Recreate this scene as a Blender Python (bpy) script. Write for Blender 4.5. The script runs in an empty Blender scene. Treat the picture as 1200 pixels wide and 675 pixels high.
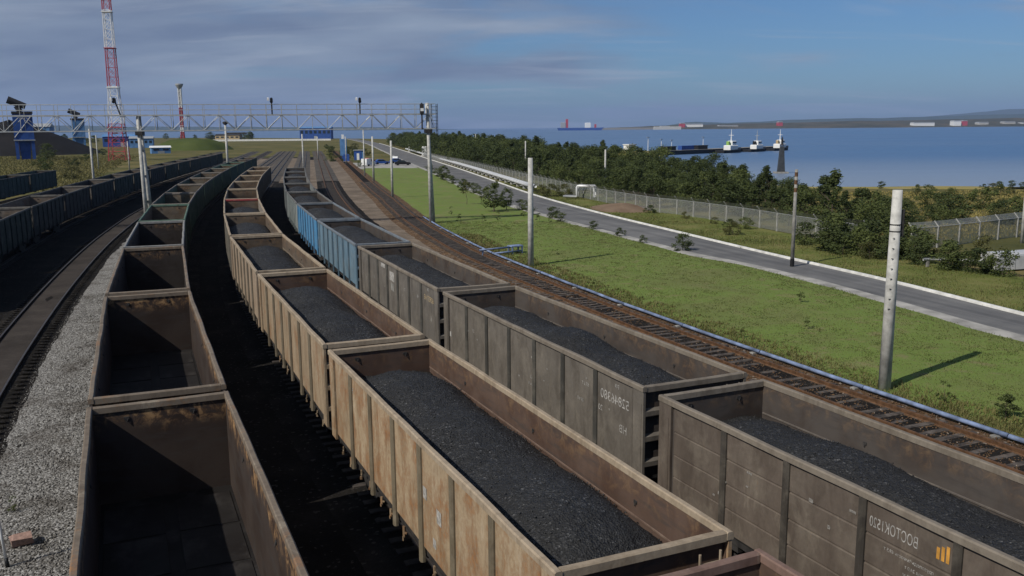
import bpy, math, random, bisect
import numpy as np
from mathutils import Vector, Matrix, noise as mnoise

random.seed(7)
RNG = np.random.default_rng(11)
R = math.radians
scene = bpy.context.scene
col = scene.collection

# ------------------------------------------------------------------ camera
CAMZ = 9.97
cam_d = bpy.data.cameras.new('camera')
cam_d.sensor_width = 36.0
cam_d.lens = 36.0 * 1047.0 / 1200.0
cam_d.clip_start = 0.1
cam_d.clip_end = 90000.0
cam = bpy.data.objects.new('camera', cam_d)
col.objects.link(cam)
pitch, roll = R(10.155), R(-0.455)
cam.matrix_world = Matrix.Translation((0, 0, CAMZ)) @ Matrix.Rotation(math.pi / 2 - pitch, 4, 'X') @ Matrix.Rotation(roll, 4, 'Z')
scene.camera = cam

# ------------------------------------------------------------------ light
SUN_EL = R(42.0)
SUN_AZ = math.atan2(-0.76, -0.65)            # direction to the sun, clockwise from +Y
scene.view_settings.view_transform = 'Standard'
scene.view_settings.look = 'None'
scene.view_settings.exposure = -0.15
scene.view_settings.gamma = 1.0
scene.view_settings.use_curve_mapping = False
scene.cycles.use_denoising = True
scene.cycles.max_bounces = 4
scene.cycles.diffuse_bounces = 2
scene.cycles.glossy_bounces = 2
scene.cycles.transparent_max_bounces = 8
scene.cycles.volume_bounces = 0

world = bpy.data.worlds.new('World')
scene.world = world
world.use_nodes = True
wn, wl = world.node_tree.nodes, world.node_tree.links
wn.clear()
SKY_STRENGTH = 0.06


def make_world():
    out = wn.new('ShaderNodeOutputWorld')
    bg = wn.new('ShaderNodeBackground')
    bg.inputs['Strength'].default_value = SKY_STRENGTH
    sky = wn.new('ShaderNodeTexSky')
    sky.sky_type = 'NISHITA'
    sky.sun_disc = False
    sky.sun_elevation = SUN_EL
    sky.sun_rotation = SUN_AZ % (2 * math.pi)
    sky.air_density = 1.0
    sky.dust_density = 0.6
    sky.ozone_density = 1.6
    tc = wn.new('ShaderNodeTexCoord')
    sep = wn.new('ShaderNodeSeparateXYZ')
    wl.new(tc.outputs['Generated'], sep.inputs[0])

    def m(op, a, b=None, clamp=False):
        n = wn.new('ShaderNodeMath')
        n.operation = op
        n.use_clamp = clamp
        for i, v in enumerate((a, b)):
            if v is None:
                continue
            if isinstance(v, (int, float)):
                n.inputs[i].default_value = v
            else:
                wl.new(v, n.inputs[i])
        return n.outputs[0]
    zc = m('ADD', m('MAXIMUM', sep.outputs[2], 0.0), 0.16)
    u = m('DIVIDE', sep.outputs[0], zc)
    v = m('DIVIDE', sep.outputs[1], zc)
    cmb = wn.new('ShaderNodeCombineXYZ')
    wl.new(m('MULTIPLY', u, 0.75), cmb.inputs[0])
    wl.new(m('MULTIPLY', v, 1.15), cmb.inputs[1])
    n1 = wn.new('ShaderNodeTexNoise')
    n1.inputs['Scale'].default_value = 0.9
    n1.inputs['Detail'].default_value = 6
    n1.inputs['Roughness'].default_value = 0.55
    n1.inputs['Distortion'].default_value = 0.4
    wl.new(cmb.outputs[0], n1.inputs['Vector'])
    # the cloud deck is thick towards -X and opens towards +X
    bank = m('ADD', m('MULTIPLY', u, -0.10), 0.055)
    cov = m('ADD', n1.outputs[0], bank)
    mr = wn.new('ShaderNodeMapRange')
    mr.interpolation_type = 'SMOOTHSTEP'
    mr.inputs['From Min'].default_value = 0.42
    mr.inputs['From Max'].default_value = 0.64
    wl.new(cov, mr.inputs[0])
    # light and dark within the deck
    n2 = wn.new('ShaderNodeTexNoise')
    n2.inputs['Scale'].default_value = 1.1
    n2.inputs['Detail'].default_value = 7
    n2.inputs['Roughness'].default_value = 0.5
    wl.new(cmb.outputs[0], n2.inputs['Vector'])
    ramp = wn.new('ShaderNodeValToRGB')
    e = ramp.color_ramp.elements
    e[0].position, e[0].color = 0.36, (0.180, 0.230, 0.345, 1)
    e[1].position, e[1].color = 0.64, (0.335, 0.405, 0.515, 1)
    wl.new(n2.outputs[0], ramp.inputs[0])
    sc = wn.new('ShaderNodeVectorMath')
    sc.operation = 'SCALE'
    sc.inputs['Scale'].default_value = 1.0 / SKY_STRENGTH
    wl.new(ramp.outputs[0], sc.inputs[0])
    # clear part: the sky texture, a little deeper
    tint = wn.new('ShaderNodeVectorMath')
    tint.operation = 'MULTIPLY'
    tint.inputs[1].default_value = (0.60, 0.92, 1.36)
    wl.new(sky.outputs[0], tint.inputs[0])
    mix = wn.new('ShaderNodeMix')
    mix.data_type = 'RGBA'
    wl.new(m('MULTIPLY', mr.outputs[0], 0.92), mix.inputs['Factor'])
    wl.new(tint.outputs[0], mix.inputs['A'])
    wl.new(sc.outputs[0], mix.inputs['B'])
    # thin bright wisps of high cloud
    c2 = wn.new('ShaderNodeCombineXYZ')
    wl.new(m('MULTIPLY', u, 0.55), c2.inputs[0])
    wl.new(m('MULTIPLY', v, 1.9), c2.inputs[1])
    c2.inputs[2].default_value = 4.7
    n3 = wn.new('ShaderNodeTexNoise')
    n3.inputs['Scale'].default_value = 1.5
    n3.inputs['Detail'].default_value = 8
    n3.inputs['Roughness'].default_value = 0.6
    n3.inputs['Distortion'].default_value = 0.7
    wl.new(c2.outputs[0], n3.inputs['Vector'])
    mr3 = wn.new('ShaderNodeMapRange')
    mr3.interpolation_type = 'SMOOTHSTEP'
    mr3.inputs['From Min'].default_value = 0.52
    mr3.inputs['From Max'].default_value = 0.74
    mr3.inputs['To Max'].default_value = 0.45
    wl.new(n3.outputs[0], mr3.inputs[0])
    mix3 = wn.new('ShaderNodeMix')
    mix3.data_type = 'RGBA'
    wl.new(mr3.outputs[0], mix3.inputs['Factor'])
    wl.new(mix.outputs['Result'], mix3.inputs['A'])
    k = 1.0 / SKY_STRENGTH
    mix3.inputs['B'].default_value = (0.44 * k, 0.49 * k, 0.58 * k, 1)
    wl.new(mix3.outputs['Result'], bg.inputs['Color'])
    wl.new(bg.outputs[0], out.inputs[0])


make_world()
sun_d = bpy.data.lights.new('sun', 'SUN')
sun_d.energy = 4.6
sun_d.angle = R(0.5)
sun_d.color = (1.0, 0.95, 0.87)
sun = bpy.data.objects.new('sun', sun_d)
col.objects.link(sun)
to_sun = Vector((math.sin(SUN_AZ) * math.cos(SUN_EL), math.cos(SUN_AZ) * math.cos(SUN_EL), math.sin(SUN_EL)))
sun.rotation_euler = (-to_sun).to_track_quat('-Z', 'Y').to_euler()
sun.location = (-60, -50, 80)


# ------------------------------------------------------------------ materials
class NT:
    """small helper round a node tree"""
    def __init__(self, name):
        self.mat = bpy.data.materials.new(name)
        self.mat.use_nodes = True
        self.t = self.mat.node_tree
        self.t.nodes.clear()
        self.out = self.n('ShaderNodeOutputMaterial')
        self.bsdf = self.n('ShaderNodeBsdfPrincipled')
        self.link(self.bsdf.outputs[0], self.out.inputs[0])

    def n(self, kind, **kw):
        nd = self.t.nodes.new(kind)
        for k, v in kw.items():
            setattr(nd, k, v)
        return nd

    def link(self, a, b):
        self.t.links.new(a, b)

    def put(self, sock, v):
        if isinstance(v, (int, float)):
            sock.default_value = v
        elif isinstance(v, (tuple, list)):
            sock.default_value = tuple(v) + ((1.0,) if len(v) == 3 and sock.type == 'RGBA' else ())
        else:
            self.link(v, sock)

    def math(self, op, a, b=0.0, clamp=False):
        nd = self.n('ShaderNodeMath', operation=op, use_clamp=clamp)
        self.put(nd.inputs[0], a)
        self.put(nd.inputs[1], b)
        return nd.outputs[0]

    def vmul(self, v, s):
        nd = self.n('ShaderNodeVectorMath', operation='MULTIPLY')
        self.link(v, nd.inputs[0])
        nd.inputs[1].default_value = s
        return nd.outputs[0]

    def noise(self, vec, scale, detail=4, rough=0.55, dist=0.0):
        nd = self.n('ShaderNodeTexNoise')
        self.link(vec, nd.inputs['Vector'])
        nd.inputs['Scale'].default_value = scale
        nd.inputs['Detail'].default_value = detail
        nd.inputs['Roughness'].default_value = rough
        nd.inputs['Distortion'].default_value = dist
        return nd.outputs[0]

    def voronoi(self, vec, scale, out='Color', rnd=1.0):
        nd = self.n('ShaderNodeTexVoronoi')
        self.link(vec, nd.inputs['Vector'])
        nd.inputs['Scale'].default_value = scale
        nd.inputs['Randomness'].default_value = rnd
        return nd.outputs[out]

    def rng(self, v, a, b, lo=0.0, hi=1.0):
        nd = self.n('ShaderNodeMapRange', interpolation_type='SMOOTHSTEP')
        self.link(v, nd.inputs[0])
        nd.inputs['From Min'].default_value = a
        nd.inputs['From Max'].default_value = b
        nd.inputs['To Min'].default_value = lo
        nd.inputs['To Max'].default_value = hi
        return nd.outputs[0]

    def mix(self, f, a, b, blend='MIX'):
        nd = self.n('ShaderNodeMix', data_type='RGBA', blend_type=blend)
        self.put(nd.inputs['Factor'], f)
        self.put(nd.inputs['A'], a)
        self.put(nd.inputs['B'], b)
        return nd.outputs['Result']

    def ramp(self, v, stops):
        nd = self.n('ShaderNodeValToRGB')
        el = nd.color_ramp.elements
        while len(el) < len(stops):
            el.new(0.5)
        for e, (p, c) in zip(el, stops):
            e.position = p
            e.color = tuple(c) + (1,)
        self.link(v, nd.inputs[0])
        return nd.outputs[0]

    def pos(self):
        return self.n('ShaderNodeNewGeometry').outputs['Position']

    def obj(self):
        return self.n('ShaderNodeTexCoord').outputs['Object']

    def obj_rand(self, k=37.0):
        """object coordinates shifted by a per-object random amount"""
        oi = self.n('ShaderNodeObjectInfo')
        ad = self.n('ShaderNodeVectorMath', operation='ADD')
        self.link(self.obj(), ad.inputs[0])
        self.link(self.math('MULTIPLY', oi.outputs['Random'], k), ad.inputs[1])
        return ad.outputs[0]

    def bump(self, h, strength=0.3, dist=0.02):
        nd = self.n('ShaderNodeBump')
        nd.inputs['Strength'].default_value = strength
        nd.inputs['Distance'].default_value = dist
        self.link(h, nd.inputs['Height'])
        self.link(nd.outputs[0], self.bsdf.inputs['Normal'])

    def done(self, color, rough=0.8, metal=0.0, spec=0.3):
        self.put(self.bsdf.inputs['Base Color'], color)
        self.put(self.bsdf.inputs['Roughness'], rough)
        self.put(self.bsdf.inputs['Metallic'], metal)
        self.put(self.bsdf.inputs['Specular IOR Level'], spec)
        return self.mat


MAT = {}


def mat_painted(name, rough=0.75):
    """weathered steel paint: Object colour, alpha = amount of rust"""
    t = NT(name)
    oi = t.n('ShaderNodeObjectInfo')
    v = t.obj_rand()
    base = oi.outputs['Color']
    streak = t.noise(t.vmul(v, (1.6, 1.6, 0.6)), 1.4, 6, 0.68, 0.5)
    big = t.noise(v, 1.1, 6, 0.66, 0.4)
    fine = t.noise(v, 11, 5, 0.65)
    c = t.mix(t.rng(streak, 0.38, 0.7), base, t.mix(1.0, base, (0.66, 0.64, 0.62), 'MULTIPLY'))
    c = t.mix(t.math('MULTIPLY', t.rng(big, 0.45, 0.72), 0.55), c, t.mix(0.35, base, (0.33, 0.29, 0.23)))
    thr = t.math('SUBTRACT', 0.80, t.math('MULTIPLY', oi.outputs['Alpha'], 0.42))
    comb = t.math('ADD', t.math('MULTIPLY', big, 0.6), t.math('ADD', t.math('MULTIPLY', streak, 0.3), t.math('MULTIPLY', fine, 0.22)))
    rm = t.math('MULTIPLY', t.math('SUBTRACT', comb, thr), 7.0, True)
    rust = t.mix(t.rng(fine, 0.35, 0.65), (0.13, 0.055, 0.024), (0.33, 0.155, 0.055))
    c = t.mix(t.math('MULTIPLY', rm, 0.85), c, rust)
    # pale dust and scraped patches that follow the amount of wear
    pale = t.noise(t.vmul(v, (1.0, 1.0, 0.35)), 2.3, 5, 0.7, 0.6)
    pm = t.math('MULTIPLY', t.rng(pale, 0.55, 0.70), t.math('MULTIPLY', oi.outputs['Alpha'], 0.8), True)
    c = t.mix(pm, c, t.mix(0.6, base, (0.52, 0.45, 0.34)))
    c = t.mix(t.math('MULTIPLY', t.rng(fine, 0.3, 0.75), 0.22), c, (0.05, 0.045, 0.04))
    t.bump(t.math('ADD', fine, t.math('MULTIPLY', big, 0.8)), 0.25, 0.012)
    return t.done(c, rough, 0.0, 0.25)


MAT['painted'] = mat_painted('weathered_paint')


def mat_inner():
    t = NT('rusted_inner_plate')
    oi = t.n('ShaderNodeObjectInfo')
    v = t.obj_rand()
    big = t.noise(v, 0.7, 5, 0.6, 0.4)
    st = t.noise(t.vmul(v, (1, 0.6, 5)), 1.3, 5, 0.65)
    fine = t.noise(v, 3.4, 7, 0.68, 0.6)
    base = oi.outputs['Color']
    c = t.mix(t.rng(big, 0.35, 0.68), base, t.mix(1.0, base, (0.62, 0.55, 0.52), 'MULTIPLY'))
    c = t.mix(t.math('MULTIPLY', t.rng(st, 0.48, 0.7), 0.6), c, (0.045, 0.04, 0.037))
    z = t.n('ShaderNodeSeparateXYZ')
    t.link(t.obj(), z.inputs[0])
    # bare orange rust where loading knocks the paint off along the upper edge
    edge = t.rng(t.math('ADD', z.outputs[2], t.math('MULTIPLY', t.math('SUBTRACT', big, 0.5), 1.3)), 3.0, 3.6)
    rm = t.math('MULTIPLY', t.math('MULTIPLY', edge, t.rng(fine, 0.40, 0.62)), t.math('MULTIPLY', oi.outputs['Alpha'], 1.1), True)
    c = t.mix(rm, c, t.mix(t.rng(fine, 0.4, 0.7), (0.12, 0.062, 0.032), (0.34, 0.21, 0.10)))
    t.bump(t.math('ADD', fine, big), 0.3, 0.015)
    return t.done(c, 0.8, 0.0, 0.2)


MAT['inner'] = mat_inner()


def mat_simple(name, c, rough=0.8, var=0.35, scale=6.0, metal=0.0, spec=0.3, bump=0.0):
    t = NT(name)
    v = t.obj_rand()
    nz = t.noise(v, scale, 5, 0.6)
    cc = t.mix(t.rng(nz, 0.3, 0.72), tuple(x * (1 - var) for x in c), tuple(min(1, x * (1 + var * 0.6)) for x in c))
    if bump:
        t.bump(nz, bump, 0.02)
    return t.done(cc, rough, metal, spec)


def mat_coal():
    t = NT('coal')
    p = t.pos()
    v1 = t.voronoi(p, 26)
    v2 = t.voronoi(p, 9)
    nz = t.noise(p, 0.9, 4, 0.6)
    fine = t.noise(p, 30, 3, 0.7)
    sep = t.n('ShaderNodeSeparateColor')
    t.link(v1, sep.inputs[0])
    c = t.ramp(sep.outputs[0], [(0.0, (0.013, 0.013, 0.013)), (0.7, (0.029, 0.029, 0.029)), (0.95, (0.050, 0.050, 0.051)), (1.0, (0.13, 0.13, 0.13))])
    c = t.mix(t.rng(nz, 0.35, 0.7), c, (0.020, 0.020, 0.0205))
    d1 = t.voronoi(p, 26, 'Distance')
    d2 = t.voronoi(p, 9, 'Distance')
    t.bump(t.math('ADD', t.math('ADD', d1, t.math('MULTIPLY', d2, 0.9)), t.math('MULTIPLY', fine, 0.5)), 0.75, 0.045)
    return t.done(c, t.rng(sep.outputs[1], 0.0, 1.0, 0.5, 0.95), 0.0, 0.22)


MAT['coal'] = mat_coal()
MAT['coal_lump'] = mat_simple('coal_lump', (0.034, 0.034, 0.034), 0.5, 0.6, 14, 0, 0.3)


def mat_ground(name, stops, scale=0.4, fine=12.0, rough=0.95, bump=0.4, dist=0.03, speck=None, spec=0.04):
    t = NT(name)
    p = t.pos()
    a = t.noise(p, scale, 6, 0.62, 0.3)
    b = t.noise(p, fine, 4, 0.65)
    v = t.math('ADD', t.math('MULTIPLY', a, 0.72), t.math('MULTIPLY', b, 0.28))
    c = t.ramp(v, stops)
    h = b
    if speck:
        vs, colr, amt = speck
        sp = t.n('ShaderNodeSeparateColor')
        t.link(t.voronoi(p, vs), sp.inputs[0])
        c = t.mix(t.rng(sp.outputs[0], 1 - amt, 1.0), c, colr)
        h = t.math('ADD', b, t.math('MULTIPLY', t.voronoi(p, vs, 'Distance'), 0.8))
    t.bump(h, bump, dist)
    return t.done(c, rough, 0.0, spec)


MAT['meadow'] = mat_ground('meadow', [(0.3, (0.045, 0.052, 0.020)), (0.45, (0.085, 0.084, 0.032)), (0.56, (0.135, 0.115, 0.046)), (0.7, (0.18, 0.14, 0.068))], 0.05, 2.5)
MAT['yard'] = mat_ground('coal_dusted_ground', [(0.3, (0.006, 0.006, 0.006)), (0.5, (0.012, 0.011, 0.010)), (0.7, (0.024, 0.021, 0.018))], 0.35, 9, speck=(14, (0.05, 0.045, 0.04), 0.05))
MAT['sand_track'] = mat_ground('sandy_trackside', [(0.3, (0.075, 0.058, 0.044)), (0.48, (0.15, 0.118, 0.088)), (0.6, (0.22, 0.175, 0.132)), (0.75, (0.27, 0.22, 0.17))], 0.3, 5, speck=(8, (0.12, 0.10, 0.08), 0.2))
MAT['ballast_dark'] = mat_ground('coal_fouled_ballast', [(0.3, (0.008, 0.0075, 0.007)), (0.5, (0.016, 0.0145, 0.013)), (0.75, (0.034, 0.030, 0.026))], 0.5, 10, speck=(12, (0.06, 0.053, 0.046), 0.08), bump=0.7)
MAT['ballast_grey'] = mat_ground('clean_ballast', [(0.3, (0.045, 0.040, 0.035)), (0.5, (0.085, 0.076, 0.066)), (0.75, (0.14, 0.125, 0.11))], 0.4, 6)
MAT['ballast_rust'] = mat_ground('rust_stained_ballast', [(0.3, (0.042, 0.028, 0.018)), (0.5, (0.10, 0.062, 0.036)), (0.68, (0.17, 0.105, 0.055)), (0.8, (0.22, 0.16, 0.10))], 0.7, 9, speck=(11, (0.26, 0.22, 0.18), 0.12), bump=0.8)
MAT['crib_brown'] = mat_ground('brown_crib_dirt', [(0.3, (0.028, 0.024, 0.021)), (0.5, (0.048, 0.041, 0.036)), (0.75, (0.075, 0.064, 0.055))], 0.5, 8)
MAT['beach'] = mat_ground('beach', [(0.3, (0.16, 0.145, 0.04)), (0.45, (0.26, 0.215, 0.055)), (0.58, (0.30, 0.25, 0.12)), (0.75, (0.33, 0.29, 0.21))], 0.12, 2.0)
MAT['verge'] = mat_ground('verge_grass', [(0.3, (0.075, 0.09, 0.026)), (0.46, (0.115, 0.135, 0.036)), (0.58, (0.16, 0.155, 0.055)), (0.72, (0.22, 0.185, 0.09))], 0.25, 5)
MAT['earth'] = mat_ground('bare_earth', [(0.3, (0.12, 0.08, 0.055)), (0.7, (0.22, 0.16, 0.11))], 0.5, 6)


def mat_gravel():
    t = NT('pale_gravel')
    p = t.pos()
    big = t.noise(p, 0.55, 5, 0.6, 0.5)
    sp = t.n('ShaderNodeSeparateColor')
    t.link(t.voronoi(p, 15), sp.inputs[0])
    c = t.ramp(sp.outputs[0], [(0.0, (0.15, 0.142, 0.13)), (0.5, (0.25, 0.24, 0.222)), (1.0, (0.40, 0.39, 0.365))])
    c = t.mix(t.rng(big, 0.48, 0.66), c, t.mix(0.62, c, (0.085, 0.072, 0.058)))
    d = t.voronoi(p, 15, 'Distance')
    c = t.mix(t.rng(d, 0.35, 0.75), c, t.mix(1.0, c, (0.4, 0.39, 0.37), 'MULTIPLY'))
    t.bump(t.math('SUBTRACT', 1.0, d), 0.9, 0.04)
    return t.done(c, 0.92, 0, 0.2)


MAT['gravel'] = mat_gravel()


def mat_grass_ground():
    t = NT('grass_ground')
    p = t.pos()
    a = t.noise(p, 0.13, 6, 0.65, 0.8)
    b = t.noise(p, 0.7, 6, 0.7)
    f = t.noise(p, 9, 4, 0.7)
    c = t.ramp(t.math('ADD', t.math('MULTIPLY', a, 0.6), t.math('ADD', t.math('MULTIPLY', b, 0.25), t.math('MULTIPLY', f, 0.15))),
               [(0.30, (0.130, 0.126, 0.052)), (0.42, (0.138, 0.160, 0.050)), (0.52, (0.130, 0.183, 0.040)), (0.60, (0.170, 0.175, 0.066)), (0.70, (0.215, 0.188, 0.095))])
    c = t.mix(t.math('MULTIPLY', t.rng(b, 0.50, 0.70), 0.65), c, (0.19, 0.155, 0.08))
    t.bump(t.math('ADD', f, b), 0.6, 0.06)
    return t.done(c, 0.95, 0, 0.12)


MAT['grass_ground'] = mat_grass_ground()


def mat_leaf(name, dark, light, trans=0.25):
    t = NT(name)
    oi = t.n('ShaderNodeObjectInfo')
    p = t.pos()
    nz = t.noise(p, 0.55, 3, 0.6)
    nf = t.noise(p, 5, 2, 0.6)
    f = t.math('ADD', t.math('MULTIPLY', t.rng(nz, 0.3, 0.7), 0.5), t.math('ADD', t.math('MULTIPLY', nf, 0.3), t.math('MULTIPLY', oi.outputs['Random'], 0.3)))
    c = t.mix(t.math('MULTIPLY', f, 1.0, True), dark, light)
    t.done(c, 0.7, 0, 0.2)
    tr = t.n('ShaderNodeBsdfTranslucent')
    t.link(c, tr.inputs[0])
    mx = t.n('ShaderNodeMixShader')
    mx.inputs[0].default_value = trans
    t.link(t.bsdf.outputs[0], mx.inputs[1])
    t.link(tr.outputs[0], mx.inputs[2])
    t.link(mx.outputs[0], t.out.inputs[0])
    return t.mat


MAT['leaf_dark'] = mat_leaf('foliage_dark', (0.032, 0.044, 0.015), (0.082, 0.104, 0.032))
MAT['leaf_mid'] = mat_leaf('foliage_mid', (0.044, 0.060, 0.017), (0.112, 0.134, 0.040))
MAT['leaf_olive'] = mat_leaf('foliage_olive', (0.055, 0.062, 0.020), (0.115, 0.110, 0.038))
MAT['blade'] = mat_leaf('grass_blade', (0.130, 0.155, 0.044), (0.195, 0.215, 0.075), 0.4)
MAT['blade_dry'] = mat_leaf('dry_grass_blade', (0.11, 0.105, 0.035), (0.20, 0.175, 0.065), 0.3)
MAT['blade_straw'] = mat_leaf('straw_blade', (0.16, 0.15, 0.04), (0.34, 0.27, 0.09), 0.3)
MAT['bark'] = mat_simple('bark', (0.09, 0.07, 0.05), 0.9, 0.4, 9)


def mat_asphalt():
    t = NT('worn_asphalt')
    p = t.pos()
    a = t.noise(p, 0.25, 5, 0.6, 0.4)
    f = t.noise(p, 16, 4, 0.7)
    # long wear lines that follow the road
    rot = t.n('ShaderNodeMapping')
    t.link(p, rot.inputs[0])
    rot.inputs['Rotation'].default_value = (0, 0, R(-19))
    ln = t.noise(t.vmul(rot.outputs[0], (1.3, 0.03, 1)), 1.0, 3, 0.5)
    c = t.ramp(t.math('ADD', t.math('MULTIPLY', a, 0.4), t.math('ADD', t.math('MULTIPLY', ln, 0.4), t.math('MULTIPLY', f, 0.2))),
               [(0.36, (0.075, 0.074, 0.074)), (0.5, (0.125, 0.122, 0.118)), (0.64, (0.19, 0.185, 0.175))])
    t.bump(f, 0.3, 0.01)
    return t.done(c, 0.85, 0, 0.25)


MAT['asphalt'] = mat_asphalt()
MAT['concrete'] = mat_simple('concrete', (0.46, 0.45, 0.415), 0.85, 0.28, 3.0, bump=0.15)
MAT['post_grey'] = mat_simple('grey_post', (0.31, 0.305, 0.28), 0.9, 0.25, 3.0)
MAT['concrete_dark'] = mat_simple('old_concrete', (0.24, 0.23, 0.21), 0.9, 0.35, 3.0, bump=0.2)
MAT['kerb_white'] = mat_simple('whitewashed_kerb', (0.62, 0.61, 0.57), 0.8, 0.25, 1.4)
MAT['shoulder'] = mat_simple('pale_shoulder', (0.33, 0.315, 0.285), 0.92, 0.35, 0.8, bump=0.3)
MAT['rail_rust'] = mat_simple('rusty_rail', (0.125, 0.066, 0.034), 0.7, 0.4, 5, 0.2)
MAT['rail_dark'] = mat_simple('dark_rail', (0.075, 0.065, 0.06), 0.45, 0.3, 5, 0.5)
MAT['sleeper_grey'] = mat_simple('weathered_sleeper', (0.085, 0.07, 0.058), 0.9, 0.7, 3, bump=0.4)
MAT['sleeper_dark'] = mat_simple('oily_sleeper', (0.055, 0.046, 0.04), 0.9, 0.4, 4, bump=0.3)
MAT['steel_dark'] = mat_simple('dark_steel', (0.045, 0.042, 0.04), 0.7, 0.4, 5, 0.3)
MAT['steel_grey'] = mat_simple('galvanised_steel', (0.38, 0.39, 0.39), 0.6, 0.25, 3, 0.3)
MAT['beacon_grey'] = mat_simple('beacon_grey', (0.045, 0.05, 0.055), 0.8, 0.3, 1.0)
MAT['white'] = mat_simple('white_paint', (0.72, 0.72, 0.70), 0.6, 0.12, 2)
MAT['insulation'] = mat_simple('silver_insulation', (0.58, 0.58, 0.57), 0.5, 0.18, 1.2, 0.25)
MAT['red'] = mat_simple('red_paint', (0.40, 0.05, 0.06), 0.6, 0.2, 2)
MAT['blue'] = mat_simple('blue_paint', (0.025, 0.075, 0.27), 0.6, 0.25, 0.6)
MAT['blue_pale'] = mat_simple('pale_blue_paint', (0.10, 0.22, 0.42), 0.6, 0.25, 0.6)
MAT['pipe_blue'] = mat_simple('blue_pipe_paint', (0.17, 0.22, 0.34), 0.65, 0.5, 1.5)
MAT['black'] = mat_simple('black_paint', (0.012, 0.012, 0.013), 0.55, 0.2, 3)
MAT['green_paint'] = mat_simple('green_paint', (0.25, 0.42, 0.10), 0.6, 0.2, 2)
MAT['glass'] = mat_simple('window_glass', (0.02, 0.03, 0.04), 0.1, 0.1, 1, 0, 0.6)
MAT['rubber'] = mat_simple('rubber', (0.015, 0.015, 0.015), 0.85, 0.2, 4)
MAT['brick'] = mat_simple('broken_brick', (0.30, 0.19, 0.15), 0.9, 0.3, 12, bump=0.4)
MAT['lettering'] = mat_simple('stencil_paint', (0.36, 0.345, 0.32), 0.8, 0.45, 9)
MAT['lettering_orange'] = mat_simple('orange_stencil', (0.55, 0.27, 0.05), 0.8, 0.3, 6)
MAT['chalk'] = mat_simple('faded_chalk', (0.22, 0.205, 0.185), 0.9, 0.5, 25)
MAT['ochre'] = mat_simple('ochre_paint', (0.42, 0.32, 0.18), 0.8, 0.3, 6)
MAT['hill_green'] = mat_ground('mound_grass', [(0.3, (0.045, 0.062, 0.018)), (0.7, (0.085, 0.102, 0.032))], 0.08, 1.2)
MAT['coal_pile'] = mat_ground('stockpile_coal', [(0.3, (0.010, 0.010, 0.010)), (0.7, (0.026, 0.024, 0.023))], 0.08, 1.0)
MAT['far_land'] = mat_ground('far_shore', [(0.3, (0.025, 0.032, 0.018)), (0.5, (0.07, 0.065, 0.036)), (0.7, (0.13, 0.10, 0.06))], 0.006, 0.05)
MAT['far_hill'] = mat_ground('far_hill', [(0.3, (0.045, 0.065, 0.055)), (0.7, (0.075, 0.095, 0.07))], 0.0012, 0.01)


def mat_mesh_wire():
    """chain-link seen from afar: fine diamond wires with open holes between"""
    t = NT('chain_link')
    v = t.obj()
    s = t.n('ShaderNodeSeparateXYZ')
    t.link(v, s.inputs[0])

    def wires(sign):
        a = t.math('ADD', t.math('MULTIPLY', s.outputs[0], 11.0), t.math('MULTIPLY', s.outputs[2], 11.0 * sign))
        fr = t.math('FRACT', a)
        return t.math('LESS_THAN', fr, 0.26)
    w = t.math('MAXIMUM', wires(1), wires(-1))
    t.done((0.30, 0.31, 0.29), 0.6, 0.4, 0.3)
    tr = t.n('ShaderNodeBsdfTransparent')
    mx = t.n('ShaderNodeMixShader')
    t.link(w, mx.inputs[0])
    t.link(tr.outputs[0], mx.inputs[1])
    t.link(t.bsdf.outputs[0], mx.inputs[2])
    t.link(mx.outputs[0], t.out.inputs[0])
    return t.mat


MAT['chain'] = mat_mesh_wire()


def mat_sea():
    t = NT('sea_water')
    p = t.pos()
    big = t.noise(t.vmul(p, (0.4, 1.6, 1)), 0.006, 4, 0.55, 0.5)
    w1 = t.noise(t.vmul(p, (0.6, 1.3, 1)), 0.35, 5, 0.65)
    c = t.mix(t.rng(big, 0.35, 0.65), (0.062, 0.125, 0.235), (0.090, 0.160, 0.275))
    sy = t.n('ShaderNodeSeparateXYZ')
    t.link(p, sy.inputs[0])
    shallow = t.rng(t.math('ADD', sy.outputs[1], t.math('MULTIPLY', big, 60.0)), 200, 420, 1.0, 0.0)
    c = t.mix(t.math('MULTIPLY', shallow, 0.85), c, (0.24, 0.28, 0.33))
    t.bump(w1, 0.55, 0.55)
    return t.done(c, t.rng(big, 0.3, 0.7, 0.28, 0.42), 0.0, 0.5)


MAT['sea'] = mat_sea()


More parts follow.
